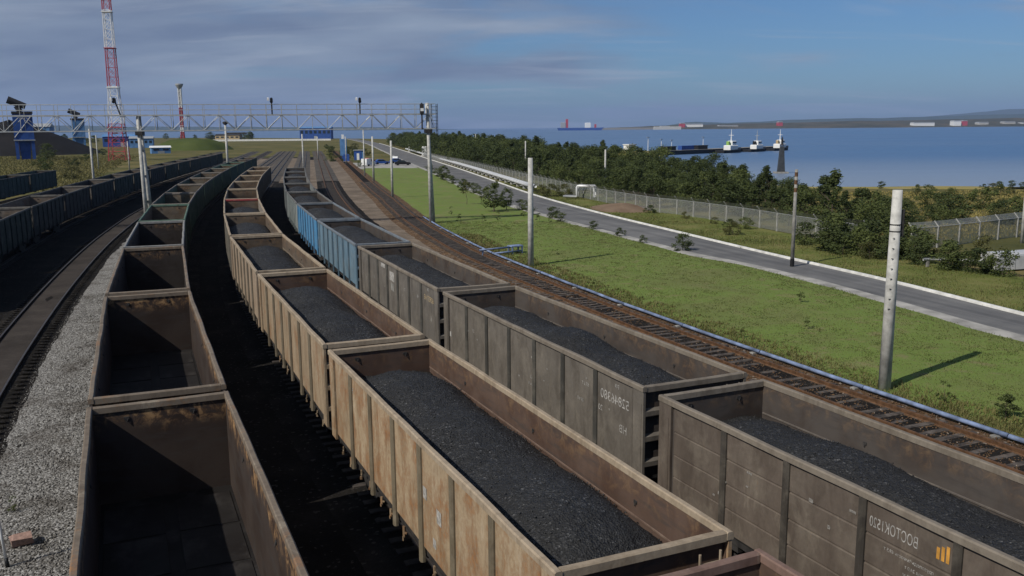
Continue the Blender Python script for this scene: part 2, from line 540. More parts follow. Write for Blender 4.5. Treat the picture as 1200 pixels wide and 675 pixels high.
# ------------------------------------------------------------------ mesh helpers
class MB:
    def __init__(self):
        self.v, self.f = [], []

    def add(self, vs, fs):
        o = len(self.v)
        self.v += [tuple(p) for p in vs]
        self.f += [tuple(i + o for i in q) for q in fs]
        return self

    def box(self, x0, x1, y0, y1, z0, z1, ch=0.0):
        if ch <= 0:
            vs = [(x, y, z) for z in (z0, z1) for y in (y0, y1) for x in (x0, x1)]
            return self.add(vs, [(0, 2, 3, 1), (4, 5, 7, 6), (0, 1, 5, 4), (2, 6, 7, 3), (0, 4, 6, 2), (1, 3, 7, 5)])
        # box whose long edges are chamfered at the top
        vs, fs = [], []
        for z, i in ((z0, 0), (z1 - ch, 0), (z1, ch)):
            vs += [(x0 + i, y0 + i, z), (x1 - i, y0 + i, z), (x1 - i, y1 - i, z), (x0 + i, y1 - i, z)]
        fs.append((3, 2, 1, 0))
        for k in (0, 4):
            for j in range(4):
                fs.append((k + j, k + (j + 1) % 4, k + 4 + (j + 1) % 4, k + 4 + j))
        fs.append((8, 9, 10, 11))
        return self.add(vs, fs)

    def tube(self, a, b, r0, r1=None, n=8, caps=True):
        r1 = r0 if r1 is None else r1
        a, b = Vector(a), Vector(b)
        d = (b - a).normalized()
        u = d.cross(Vector((0, 0, 1)))
        if u.length < 1e-4:
            u = Vector((1, 0, 0))
        u.normalize()
        w = d.cross(u)
        vs = []
        for c, r in ((a, r0), (b, r1)):
            for k in range(n):
                t = 2 * math.pi * k / n
                vs.append(c + u * (r * math.cos(t)) + w * (r * math.sin(t)))
        fs = [(k, (k + 1) % n, n + (k + 1) % n, n + k) for k in range(n)]
        if caps:
            fs += [tuple(range(n - 1, -1, -1)), tuple(range(n, 2 * n))]
        return self.add(vs, fs)

    def sweep(self, pts, r, n=8):
        """round pipe along a polyline"""
        pts = [Vector(p) for p in pts]
        vs, fs = [], []
        for i, p in enumerate(pts):
            d = (pts[min(i + 1, len(pts) - 1)] - pts[max(i - 1, 0)]).normalized()
            u = d.cross(Vector((0, 0, 1)))
            u = u.normalized() if u.length > 1e-4 else Vector((1, 0, 0))
            w = u.cross(d)
            for k in range(n):
                t = 2 * math.pi * k / n
                vs.append(p + u * (r * math.cos(t)) + w * (r * math.sin(t)))
        for i in range(len(pts) - 1):
            for k in range(n):
                fs.append((i * n + k, i * n + (k + 1) % n, (i + 1) * n + (k + 1) % n, (i + 1) * n + k))
        fs += [tuple(range(n)), tuple(range((len(pts) - 1) * n + n - 1, (len(pts) - 1) * n - 1, -1))]
        return self.add(vs, fs)

    def lathe(self, prof, n=16, c=(0, 0, 0)):
        vs, fs = [], []
        for r, z in prof:
            for k in range(n):
                t = 2 * math.pi * k / n
                vs.append((c[0] + r * math.cos(t), c[1] + r * math.sin(t), c[2] + z))
        for i in range(len(prof) - 1):
            for k in range(n):
                fs.append((i * n + k, i * n + (k + 1) % n, (i + 1) * n + (k + 1) % n, (i + 1) * n + k))
        fs.append(tuple(range(n - 1, -1, -1)))
        fs.append(tuple(range((len(prof) - 1) * n, len(prof) * n)))
        return self.add(vs, fs)

    def prism(self, outline, axis, a, b):
        """extrude a closed 2-D outline along an axis ('x','y','z') from a to b"""
        n = len(outline)

        def P(p, t):
            if axis == 'x':
                return (t, p[0], p[1])
            if axis == 'y':
                return (p[0], t, p[1])
            return (p[0], p[1], t)
        vs = [P(p, a) for p in outline] + [P(p, b) for p in outline]
        fs = [(k, (k + 1) % n, n + (k + 1) % n, n + k) for k in range(n)]
        fs += [tuple(range(n - 1, -1, -1)), tuple(range(n, 2 * n))]
        return self.add(vs, fs)

    def mesh(self, name, mat, smooth=False):
        me = bpy.data.meshes.new(name)
        me.from_pydata(self.v, [], self.f)
        if mat is not None:
            me.materials.append(MAT[mat] if isinstance(mat, str) else mat)
        if smooth:
            me.polygons.foreach_set('use_smooth', [True] * len(me.polygons))
        me.update()
        return me


def fix_normals(me):
    import bmesh
    bm = bmesh.new()
    bm.from_mesh(me)
    bmesh.ops.recalc_face_normals(bm, faces=bm.faces)
    bm.to_mesh(me)
    bm.free()
    return me


def link(name, me, parent=None, loc=(0, 0, 0), rz=0.0, color=None, scale=None):
    o = bpy.data.objects.new(name, me)
    o.location = loc
    o.rotation_euler = (0, 0, rz)
    if scale is not None:
        o.scale = scale
    if color is not None:
        o.color = color
    if parent is not None:
        o.parent = parent
    col.objects.link(o)
    return o


def tag(o, label=None, cat=None, group=None, kind=None):
    if label:
        o['label'] = label
    if cat:
        o['category'] = cat
    if group:
        o['group'] = group
    if kind:
        o['kind'] = kind
    return o


def empty(name, label, cat, loc, rz=0.0, group=None):
    return tag(link(name, None, None, loc, rz), label, cat, group)


def arrays_mesh(name, v, f, mat, smooth=False):
    """numpy arrays -> mesh; f is (n,3) or (n,4)"""
    me = bpy.data.meshes.new(name)
    n, k = f.shape
    me.vertices.add(len(v))
    me.vertices.foreach_set('co', np.ascontiguousarray(v, dtype=np.float32).ravel())
    me.loops.add(n * k)
    me.loops.foreach_set('vertex_index', np.ascontiguousarray(f, dtype=np.int32).ravel())
    me.polygons.add(n)
    me.polygons.foreach_set('loop_start', np.arange(0, n * k, k, dtype=np.int32))
    me.polygons.foreach_set('loop_total', np.full(n, k, dtype=np.int32))
    if smooth:
        me.polygons.foreach_set('use_smooth', np.ones(n, dtype=bool))
    me.update(calc_edges=True)
    if mat is not None:
        me.materials.append(MAT[mat])
    return me


class Path:
    """smooth plan curve with arc length"""
    def __init__(self, pts, dense=False):
        P = [Vector((a, b)) for a, b in pts]
        if not dense:
            Q = [P[0] * 2 - P[1]] + P + [P[-1] * 2 - P[-2]]
            out = []
            for i in range(1, len(Q) - 2):
                n = max(4, int((Q[i + 1] - Q[i]).length / 2.0))
                for k in range(n):
                    t = k / n
                    p0, p1, p2, p3 = Q[i - 1], Q[i], Q[i + 1], Q[i + 2]
                    out.append(0.5 * (2 * p1 + (p2 - p0) * t + (2 * p0 - 5 * p1 + 4 * p2 - p3) * t * t + (3 * p1 - p0 - 3 * p2 + p3) * t ** 3))
            out.append(P[-1])
            P = out
        self.p = P
        self.s = [0.0]
        for a, b in zip(P, P[1:]):
            self.s.append(self.s[-1] + (b - a).length)
        self.L = self.s[-1]

    def at(self, s):
        s = max(0.0, min(self.L - 1e-6, s))
        lo = bisect.bisect_right(self.s, s) - 1
        lo = max(0, min(lo, len(self.p) - 2))
        t = (s - self.s[lo]) / max(1e-9, self.s[lo + 1] - self.s[lo])
        return self.p[lo].lerp(self.p[lo + 1], t)

    def dir(self, s):
        return (self.at(s + 1.0) - self.at(s - 1.0)).normalized()

    def off(self, s, d):
        p, t = self.at(s), self.dir(s)
        return p + Vector((t.y, -t.x)) * d

    def offset(self, d):
        """parallel curve d metres to the right-hand side; d may be a function of arc length"""
        return Path([tuple(self.off(s, d(s) if callable(d) else d)) for s in np.linspace(0, self.L, max(8, int(self.L / 3)))], True)

    def s_at_y(self, y):
        if not hasattr(self, 'ys'):
            self.ys = [q.y for q in self.p]
        i = bisect.bisect_right(self.ys, y) - 1
        if i < 0:
            return 0.0
        if i >= len(self.p) - 1:
            return self.L
        a, b = self.p[i], self.p[i + 1]
        return self.s[i] + (y - a.y) / max(1e-9, b.y - a.y) * (b - a).length


def ribbon(path, offs, s0, s1, step, zfun=None):
    """cross-section swept along a path: offs = [(offset, z)...]"""
    n = max(2, int((s1 - s0) / step) + 1)
    ss = np.linspace(s0, s1, n)
    mb = MB()
    k = len(offs)
    for s in ss:
        for d, z in offs:
            p = path.off(s, d)
            zz = z if zfun is None else z + zfun(p.x, p.y, d)
            mb.v.append((p.x, p.y, zz))
    for i in range(n - 1):
        for j in range(k - 1):
            mb.f.append((i * k + j, i * k + j + 1, (i + 1) * k + j + 1, (i + 1) * k + j))
    return mb


def nz(x, y, z=0.0, s=1.0):
    return mnoise.noise(Vector((x * s, y * s, z)))


# ------------------------------------------------------------------ plan of the tracks
def back(p, q, d):
    v = (Vector(p) - Vector(q)).normalized()
    return tuple(Vector(p) + v * d)


def curve_pts(pts, h0):
    # continue the bend towards and past the camera: heading h0 (degrees left of +Y) for the first wagon, then tighter
    out = list(pts)
    p, h = Vector(pts[0]), h0
    for k in range(3):
        p = p - Vector((-math.sin(R(h)), math.cos(R(h)))) * 15.07
        out.insert(0, tuple(p))
        h += 1.1
    return out


P_T = Path(curve_pts([(-3.86, 25.58), (-9.73, 39.43), (-15.27, 53.49), (-20.35, 68.3), (-25.1, 83.4), (-29.6, 99.0), (-33.7, 115.0), (-37.2, 129.5), (-40.9, 146.0), (-48, 178), (-62, 241), (-103, 425), (-190, 815)], 24.1))
P_R = Path(curve_pts([(4.87, 20.95), (-1.23, 34.73), (-6.87, 48.69), (-12.2, 63.2), (-17.3, 78.5), (-22.1, 94.3), (-26.0, 109.0), (-29.4, 122.5), (-35.3, 147.5), (-42.5, 180), (-56, 241), (-97, 425), (-186, 815)], 24.6))
P_E = Path(curve_pts([(-8.31, 20.29), (-14.12, 34.19), (-19.42, 48.12), (-24.45, 62.3), (-29.5, 77.5), (-33.6, 91.0), (-38.2, 107.5), (-45.2, 136.0), (-51.6, 165.0), (-60.4, 209.0), (-67.5, 245), (-108, 430), (-194, 815)], 23.6))
P_A = P_E.offset(-6.25)
P_F = P_E.offset(-12.6)
P_G = P_E.offset(-27.6)
P_X = P_R.offset(lambda s: 5.6)
P_S = P_R.offset(lambda s: 10.75 + 1.9 * max(0.0, min(1.0, (s - 95) / 60.0)))

# ------------------------------------------------------------------ the setting: ground, water, far land
SHORE = [(420, -260), (260, -20), (160, 110), (104, 163), (84, 173), (58, 176), (50, 205), (44, 250), (40, 330), (33, 420), (16, 560), (-30, 760), (-190, 1060), (-700, 1450), (-2400, 2300), (-6000, 3000)]


def build_ground():
    sh = Path(SHORE)
    n = int(sh.L / 12)
    ss = np.linspace(0, sh.L, n)
    # land sheet: inland edge of the beach to far inland (left and behind)
    mb = MB()
    inner = [sh.off(s, -34) for s in ss]
    for p in inner:
        mb.v.append((p.x, p.y, 0.0))
    far = [(-9000, 2600), (-9000, -2500), (900, -2500), (600, -400)]
    for p in far:
        mb.v.append((p[0], p[1], 0.0))
    mb.f.append(tuple(range(len(mb.v))))
    me = mb.mesh('ground', 'meadow')
    import bmesh
    bm = bmesh.new()
    bm.from_mesh(me)
    bmesh.ops.recalc_face_normals(bm, faces=bm.faces)
    bmesh.ops.triangulate(bm, faces=bm.faces)
    if sum(f.normal.z * f.calc_area() for f in bm.faces) < 0:
        bmesh.ops.reverse_faces(bm, faces=bm.faces)
    bm.to_mesh(me)
    bm.free()
    tag(link('ground', me), kind='structure')
    b = ribbon(sh, [(-34.5, -0.02), (-26, -0.25), (-16, -0.7), (-8, -1.5), (0, -2.35), (8, -2.9), (20, -4.5)], 0, sh.L, 6,
               lambda x, y, d: 0.25 * nz(x, y, 3.0, 0.08) if -30 < d < 10 else 0.0)
    tag(link('beach', b.mesh('beach', 'beach', True)), kind='structure')


build_ground()
sea = MB()
sea.v = [(-25000, -3000, -2.5), (25000, -3000, -2.5), (25000, 25000, -2.5), (-25000, 25000, -2.5)]
sea.f = [(0, 1, 2, 3)]
tag(link('sea', sea.mesh('sea', 'sea')), kind='structure')


def yard():
    # coal-dusted yard under the sidings, from beyond the far siding to the sandy strip
    m = ribbon(P_T, [(-29, 0.012), (-15, 0.014), (0, 0.016), (9.4, 0.018)], 0, P_T.s_at_y(330), 6)
    tag(link('yard_ground', m.mesh('yard_ground', 'yard')), kind='structure')
    m = ribbon(P_R, [(2.2, 0.024), (5, 0.03), (8.2, 0.034), (12.0, 0.026), (14.2, 0.008)], P_R.s_at_y(30), P_R.s_at_y(300), 4)
    tag(link('sandy_ground', m.mesh('sandy_ground', 'sand_track')), kind='structure')
    m = ribbon(P_T, [(-16, 0.02), (-3, 0.03), (3.8, 0.03)], P_T.s_at_y(170), P_T.s_at_y(320), 6)
    tag(link('pale_ground', m.mesh('pale_ground', 'sand_track')), kind='structure')


yard()


def gravel_strip():
    """pale gravel between the empty siding and the empty wagons, with an uneven dark edge"""
    s0, s1 = P_E.s_at_y(8), P_E.s_at_y(112)
    n, k = int((s1 - s0) / 0.45), 16
    vs, fs = [], []
    for i in range(n + 1):
        s = s0 + (s1 - s0) * i / n
        p0 = P_E.at(s)
        left = -4.75 + 0.45 * nz(s, 0, 5.0, 0.55) + 0.45 * nz(s, 3, 1.0, 0.17)
        for j in range(k + 1):
            d = left + (-1.0 - left) * j / k
            p = P_E.off(s, d)
            edge = min(1.0, j / 6.0)
            z = 0.018 + edge * (0.035 + 0.05 * nz(p.x, p.y, 0, 0.6) + 0.03 * nz(p.x, p.y, 4, 3.1))
            vs.append((p.x, p.y, z))
    for i in range(n):
        for j in range(k):
            a = i * (k + 1) + j
            fs.append((a, a + 1, a + k + 2, a + k + 1))
    me = arrays_mesh('gravel_path', np.array(vs), np.array(fs), 'gravel', True)
    tag(link('gravel_path', me), kind='structure')
    # loose stones
    ns = 26000
    t = RNG.random(ns) ** 1.7
    ss = P_E.s_at_y(14) + t * 45
    dd = -4.9 + RNG.random(ns) * 3.7
    ct = np.empty((ns, 3))
    for i in range(ns):
        p = P_E.off(ss[i], dd[i])
        ct[i] = (p.x, p.y, 0.018 + min(1.0, (dd[i] + 4.75) / 1.4) * (0.04 + 0.05 * nz(p.x, p.y, 0, 0.6)))
    scatter_stones('loose_gravel', 'pale grey loose stones on the strip beside the empty wagons', ct, 0.018, 0.05, 'gravel')


OCT_V = np.array([(1, 0, 0), (0, 1, 0), (-1, 0, 0), (0, -1, 0), (0, 0, 1), (0, 0, -0.8)], float)
OCT_F = np.array([(0, 1, 4), (1, 2, 4), (2, 3, 4), (3, 0, 4), (1, 0, 5), (2, 1, 5), (3, 2, 5), (0, 3, 5)])


def scatter_stones(name, label, ct, r0, r1, mat):
    n = len(ct)
    r = r0 + (r1 - r0) * RNG.random(n) ** 2
    a = RNG.random(n) * 6.28
    v = np.repeat(OCT_V[None], n, 0) * (0.7 + 0.6 * RNG.random((n, 6, 3)))
    v *= r[:, None, None]
    v[:, :, 2] *= 0.8
    c, s = np.cos(a)[:, None], np.sin(a)[:, None]
    x = v[:, :, 0] * c - v[:, :, 1] * s
    y = v[:, :, 0] * s + v[:, :, 1] * c
    v = np.stack([x, y, v[:, :, 2]], 2) + ct[:, None, :]
    f = (OCT_F[None] + 6 * np.arange(n)[:, None, None]).reshape(-1, 3)
    o = link(name, arrays_mesh(name, v.reshape(-1, 3), f, mat))
    return tag(o, label, 'stones', kind='stuff')


gravel_strip()

# ------------------------------------------------------------------ road and field
ROAD_R = Path([(36, 14), (30.5, 33), (26.9, 45.9), (24.1, 57.0), (20.1, 69.6), (14.9, 87.7), (10.0, 105.5), (3.3, 134.2), (-3.1, 169.5), (-12.3, 220.1), (-28.4, 303.9), (-52.1, 429.0), (-101.9, 681.3), (-165, 960)])
ROAD_W = [(0, 4.3), (45, 4.0), (57, 4.0), (66, 4.2), (72, 5.4), (93, 6.0), (115, 6.9), (155, 7.6), (205, 8.0), (300, 9.0), (1000, 9.0)]


def road_w(y):
    return float(np.interp(y, [a for a, b in ROAD_W], [b for a, b in ROAD_W]))


def road():
    n = 260
    ss = np.concatenate([np.linspace(0, 260, 180), np.linspace(262, ROAD_R.L, 80)])
    vs, fs = [], []
    vs2, fs2 = [], []
    for s in ss:
        y = ROAD_R.at(s).y
        w = road_w(y)
        for d in (0.0, -w * 0.33, -w * 0.66, -w):
            p = ROAD_R.off(s, d)
            vs.append((p.x, p.y, 0.035 + 0.02 * (1 - abs(d / w * 2 + 1))))
        e = 0.18 * nz(s, 9.0, 0, 0.4)
        for d, z in ((-w + 0.35 + e, 0.047), (-w - 0.1, 0.045), (-w - 0.75 - 0.35 * nz(s, 2.0, 7, 0.3), 0.006)):
            p = ROAD_R.off(s, d)
            vs2.append((p.x, p.y, z))
    for i in range(len(ss) - 1):
        for j in range(3):
            fs.append((i * 4 + j, i * 4 + 4 + j, i * 4 + 5 + j, i * 4 + j + 1))
        for j in range(2):
            fs2.append((i * 3 + j, i * 3 + 3 + j, i * 3 + 4 + j, i * 3 + j + 1))
    tag(link('road', arrays_mesh('road', np.array(vs), np.array(fs), 'asphalt')), kind='structure')
    tag(link('road_shoulder', arrays_mesh('road_shoulder', np.array(vs2), np.array(fs2), 'shoulder')), kind='structure')
    k = ribbon(ROAD_R, [(0.0, 0.03), (0.02, 0.16), (0.06, 0.18), (0.24, 0.18), (0.28, 0.15), (0.29, -0.02)], 0, ROAD_R.s_at_y(640), 1.5)
    tag(link('kerb', k.mesh('kerb', 'kerb_white')), kind='structure')


road()


def verge():
    vs, fs = [], []
    ys = np.arange(30, 170, 1.2)
    k = 10
    for y in ys:
        sr = ROAD_R.s_at_y(y)
        for j in range(k + 1):
            p = ROAD_R.off(sr, 0.28 + 9.2 * j / k)
            e = min(1.0, min(j, k - j) / 2.0)
            vs.append((p.x, p.y, 0.006 + e * (0.06 + 0.10 * nz(p.x, p.y, 2, 0.25))))
    for i in range(len(ys) - 1):
        for j in range(k):
            q = i * (k + 1) + j
            fs.append((q, q + 1, q + k + 2, q + k + 1))
    tag(link('grass_verge', arrays_mesh('grass_verge', np.array(vs), np.array(fs), 'verge', True)), kind='structure')


verge()


def field():
    """green field between the blue pipe and the road: a gently uneven sheet"""
    vs, fs = [], []
    ys = np.concatenate([np.arange(14, 120, 0.8), np.arange(120, 235, 2.5)])
    k = 26
    for y in ys:
        sl = P_S.s_at_y(y)
        a = P_S.off(sl, 1.75)
        sr = ROAD_R.s_at_y(y)
        b = ROAD_R.off(sr, -road_w(y) - 0.5)
        for j in range(k + 1):
            t = j / k
            x = a.x + (b.x - a.x) * t
            yy = a.y + (b.y - a.y) * t
            edge = min(1.0, min(t, 1 - t) * 6)
            vs.append((x, yy, 0.012 + edge * (0.05 + 0.10 * nz(x, yy, 0, 0.16) + 0.04 * nz(x, yy, 8, 0.8))))
    for i in range(len(ys) - 1):
        for j in range(k):
            q = i * (k + 1) + j
            fs.append((q, q + 1, q + k + 2, q + k + 1))
    tag(link('grass_field', arrays_mesh('grass_field', np.array(vs), np.array(fs), 'grass_ground', True)), kind='structure')


field()


def grass_blades(name, label, n, pos_fn, h0, h1, mat, per=5, spread=0.10, width=0.012):
    ct = np.array([pos_fn() for _ in range(n)])
    ct = np.repeat(ct, per, 0)
    m = len(ct)
    ct[:, :2] += RNG.normal(0, spread, (m, 2))
    h = h0 + (h1 - h0) * RNG.random(m)
    a = RNG.random(m) * 6.28
    lean = h * (0.2 + 0.6 * RNG.random(m))
    w = width * (0.6 + 0.8 * RNG.random(m)) * (1 + ct[:, 1] / 30)
    dx, dy = np.cos(a), np.sin(a)
    b0 = ct + np.stack([-dy * w, dx * w, np.zeros(m)], 1)
    b1 = ct + np.stack([dy * w, -dx * w, np.zeros(m)], 1)
    tp = ct + np.stack([dx * lean, dy * lean, h], 1)
    v = np.stack([b0, b1, tp], 1).reshape(-1, 3)
    f = np.arange(3 * m).reshape(-1, 3)
    return tag(link(name, arrays_mesh(name, v, f, mat)), label, 'grass', kind='stuff')


def field_pos(far=1.6, y0=22.0, yr=75.0):
    def fn():
        y = y0 + yr * random.random() ** far
        a = P_S.off(P_S.s_at_y(y), 1.9)
        b = ROAD_R.off(ROAD_R.s_at_y(y), -road_w(y) - 0.7)
        t = random.random()
        x, yy = a.x + (b.x - a.x) * t, a.y + (b.y - a.y) * t
        return (x, yy, 0.05 + 0.08 * nz(x, yy, 0, 0.16))
    return fn


grass_blades('grass', 'short green grass of the field between the rusty track and the road', 24000, field_pos(), 0.025, 0.08, 'blade', 5, 0.12, 0.010)


def dry_pos():
    y = 24 + 60 * random.random() ** 1.5
    p = P_S.off(P_S.s_at_y(y), 1.9 + 2.2 * random.random() ** 2)
    return (p.x, p.y, 0.03)


grass_blades('dry_grass', 'straw coloured dry grass along the blue pipe', 3500, dry_pos, 0.06, 0.20, 'blade_dry')


def verge_pos():
    s = ROAD_R.s_at_y(44 + 120 * random.random() ** 1.3)
    p = ROAD_R.off(s, 0.5 + 6.5 * random.random())
    return (p.x, p.y, 0.0)


grass_blades('verge_grass', 'rough olive grass on the verge between kerb and fence', 3800, verge_pos, 0.06, 0.22, 'blade_dry', 5, 0.2, 0.012)


def verge2_pos():
    s = ROAD_R.s_at_y(44 + 120 * random.random() ** 1.3)
    p = ROAD_R.off(s, 0.4 + 7.5 * random.random())
    return (p.x, p.y, 0.0)


grass_blades('green_verge_grass', 'green grass on the verge between kerb and fence', 16000, verge2_pos, 0.05, 0.17, 'blade', 5, 0.2, 0.012)


def lowland_pos():
    x, y = 34 + 90 * random.random(), 78 + 58 * random.random()
    return (x, y, -0.05)


grass_blades('lowland_grass', 'yellow green tall grass on the low ground before the sea', 9000, lowland_pos, 0.10, 0.32, 'blade_straw', 6, 0.35, 0.02)


# ------------------------------------------------------------------ tracks
def rail_mesh(path, s0, s1, d, mat, top=0.27):
    m = ribbon(path, [(d - 0.07, top - 0.16), (d - 0.02, top - 0.13), (d - 0.036, top - 0.03), (d - 0.036, top), (d + 0.036, top), (d + 0.036, top - 0.03), (d + 0.02, top - 0.13), (d + 0.07, top - 0.16)], s0, s1, 2.5)
    return m.mesh('rail', mat)


SLEEPER = {}


def sleeper_mesh(mat):
    if mat not in SLEEPER:
        out = []
        for q in range(4):
            random.seed(50 + q)
            m = MB()
            m.box(-1.36, 1.36, -0.125, 0.125, -0.04, 0.0, 0.02)
            m.v = [(x + random.uniform(-.02, .02), y + random.uniform(-.018, .018), z + random.uniform(-.008, .008)) for x, y, z in m.v]
            out.append(m.mesh('sleeper', mat))
        SLEEPER[mat] = out
    return SLEEPER[mat]


def track(path, y0, y1, label, railmat, slmat, bedmat, singles=None, bed=True, bw=1.75, top=0.27, lift=0.0):
    s0, s1 = path.s_at_y(y0), path.s_at_y(y1)
    p0 = path.at(s0)
    t = empty('railway_track', label, 'railway track', (0, 0, 0), 0, 'tracks of the yard')
    if bed:
        sm = max(s0, min(s1, path.s_at_y(175)))
        for a0, a1, bm_, nm in ((s0, sm, bedmat, 'ballast_bed'), (sm, s1, 'ballast_grey' if bedmat == 'ballast_dark' else bedmat, 'ballast_bed')):
            if a1 - a0 < 4:
                continue
            b = ribbon(path, [(-bw - 0.5, 0.02), (-bw, top - 0.21), (-0.9, top - 0.165 + lift), (0, top - 0.175 + lift), (0.9, top - 0.165 + lift), (bw, top - 0.21), (bw + 0.5, 0.02)], a0, a1, 1.2,
                       lambda x, y, d: 0.03 * nz(x, y, 0, 1.3) * (abs(d) < bw + 0.2))
            link(nm, b.mesh('ballast_bed', bm_, True), t)
    if bedmat == 'ballast_rust':
        cr = ribbon(path, [(-0.66, top - 0.155), (0, top - 0.162), (0.66, top - 0.155)], s0, s1, 1.2, lambda x, y, d: 0.03 * nz(x, y, 0, 1.3))
        link('crib_fill', cr.mesh('crib_fill', 'ballast_dark', True), t)
    if lift:
        cr = ribbon(path, [(-0.70, top - 0.10), (0, top - 0.112), (0.70, top - 0.10)], s0, s1, 1.2, lambda x, y, d: 0.012 * nz(x, y, 0, 1.3))
        link('crib_fill', cr.mesh('crib_fill', 'crib_brown', True), t)
    for d in (-0.798, 0.798):
        link('rail', rail_mesh(path, s0, s1, d, railmat, top), t)
    sp = 0.62
    a = s0
    ms = sleeper_mesh(slmat)
    rest = MB()
    i = 0
    while a < s1:
        p, dr = path.at(a), path.dir(a)
        rz = math.atan2(dr.y, dr.x) - math.pi / 2
        if singles and singles[0] <= p.y <= singles[1]:
            o = link('sleeper', ms[i % 4], t, (p.x, p.y, top - 0.142 + random.uniform(-.028, .02)), rz + random.uniform(-.05, .05))
        elif p.y < 170:
            c, sn = math.cos(rz), math.sin(rz)
            vs = [(p.x + x * c - y * sn, p.y + x * sn + y * c, z + top - 0.14) for x, y, z in [(-1.36, -.12, -.04), (1.36, -.12, -.04), (1.36, .12, -.04), (-1.36, .12, -.04), (-1.36, -.12, 0), (1.36, -.12, 0), (1.36, .12, 0), (-1.36, .12, 0)]]
            rest.add(vs, [(4, 5, 6, 7), (0, 1, 5, 4), (1, 2, 6, 5), (2, 3, 7, 6), (3, 0, 4, 7)])
        a += sp
        i += 1
    if rest.v:
        tag(link('sleeper_row', rest.mesh('sleeper_row', slmat), t), kind='stuff')
    return t


track(P_S, 12, 420, 'rusty disused track between the grass field and the loaded grey wagons', 'rail_rust', 'sleeper_grey', 'ballast_rust', (22, 66))
track(P_A, 20, 420, 'empty dark siding with bare rails beside the pale gravel strip', 'rail_dark', 'ballast_dark', 'ballast_dark', None, lift=0.055, bw=1.2)
track(P_E, 0, 420, 'track under the train of empty wagons next to the gravel', 'rail_dark', 'sleeper_dark', 'ballast_dark')
track(P_T, 0, 420, 'track under the tan wagons loaded with coal', 'rail_dark', 'sleeper_dark', 'ballast_dark')
track(P_R, 0, 420, 'track under the grey and blue wagons loaded with coal', 'rail_dark', 'sleeper_dark', 'ballast_dark')
track(P_F, 30, 420, 'track under the dark teal wagons across the empty siding', 'rail_dark', 'sleeper_dark', 'ballast_dark')
track(P_G, 60, 420, 'farthest siding carrying the short row of green wagons', 'rail_dark', 'sleeper_dark', 'ballast_dark')
track(P_X, 30, 420, 'brown track emerging from behind the blue wagons on sandy ground', 'rail_rust', 'sleeper_dark', 'ballast_dark')


def rusty_stones():
    n = 9000
    ct = np.empty((n, 3))
    for i in range(n):
        s = P_S.s_at_y(20 + 45 * random.random() ** 1.4)
        d = random.uniform(-1.9, 1.9)
        p = P_S.off(s, d)
        ct[i] = (p.x, p.y, 0.105 if abs(d) < 1.6 else 0.05)
    scatter_stones('trackside_stones', 'rust stained ballast stones between the disused rails', ct, 0.02, 0.06, 'ballast_rust')


rusty_stones()

# ------------------------------------------------------------------ gondola wagons
HL, HW, ZF, ZT = 7.21, 1.565, 1.40, 3.75
PITCH = 15.07
W = {}


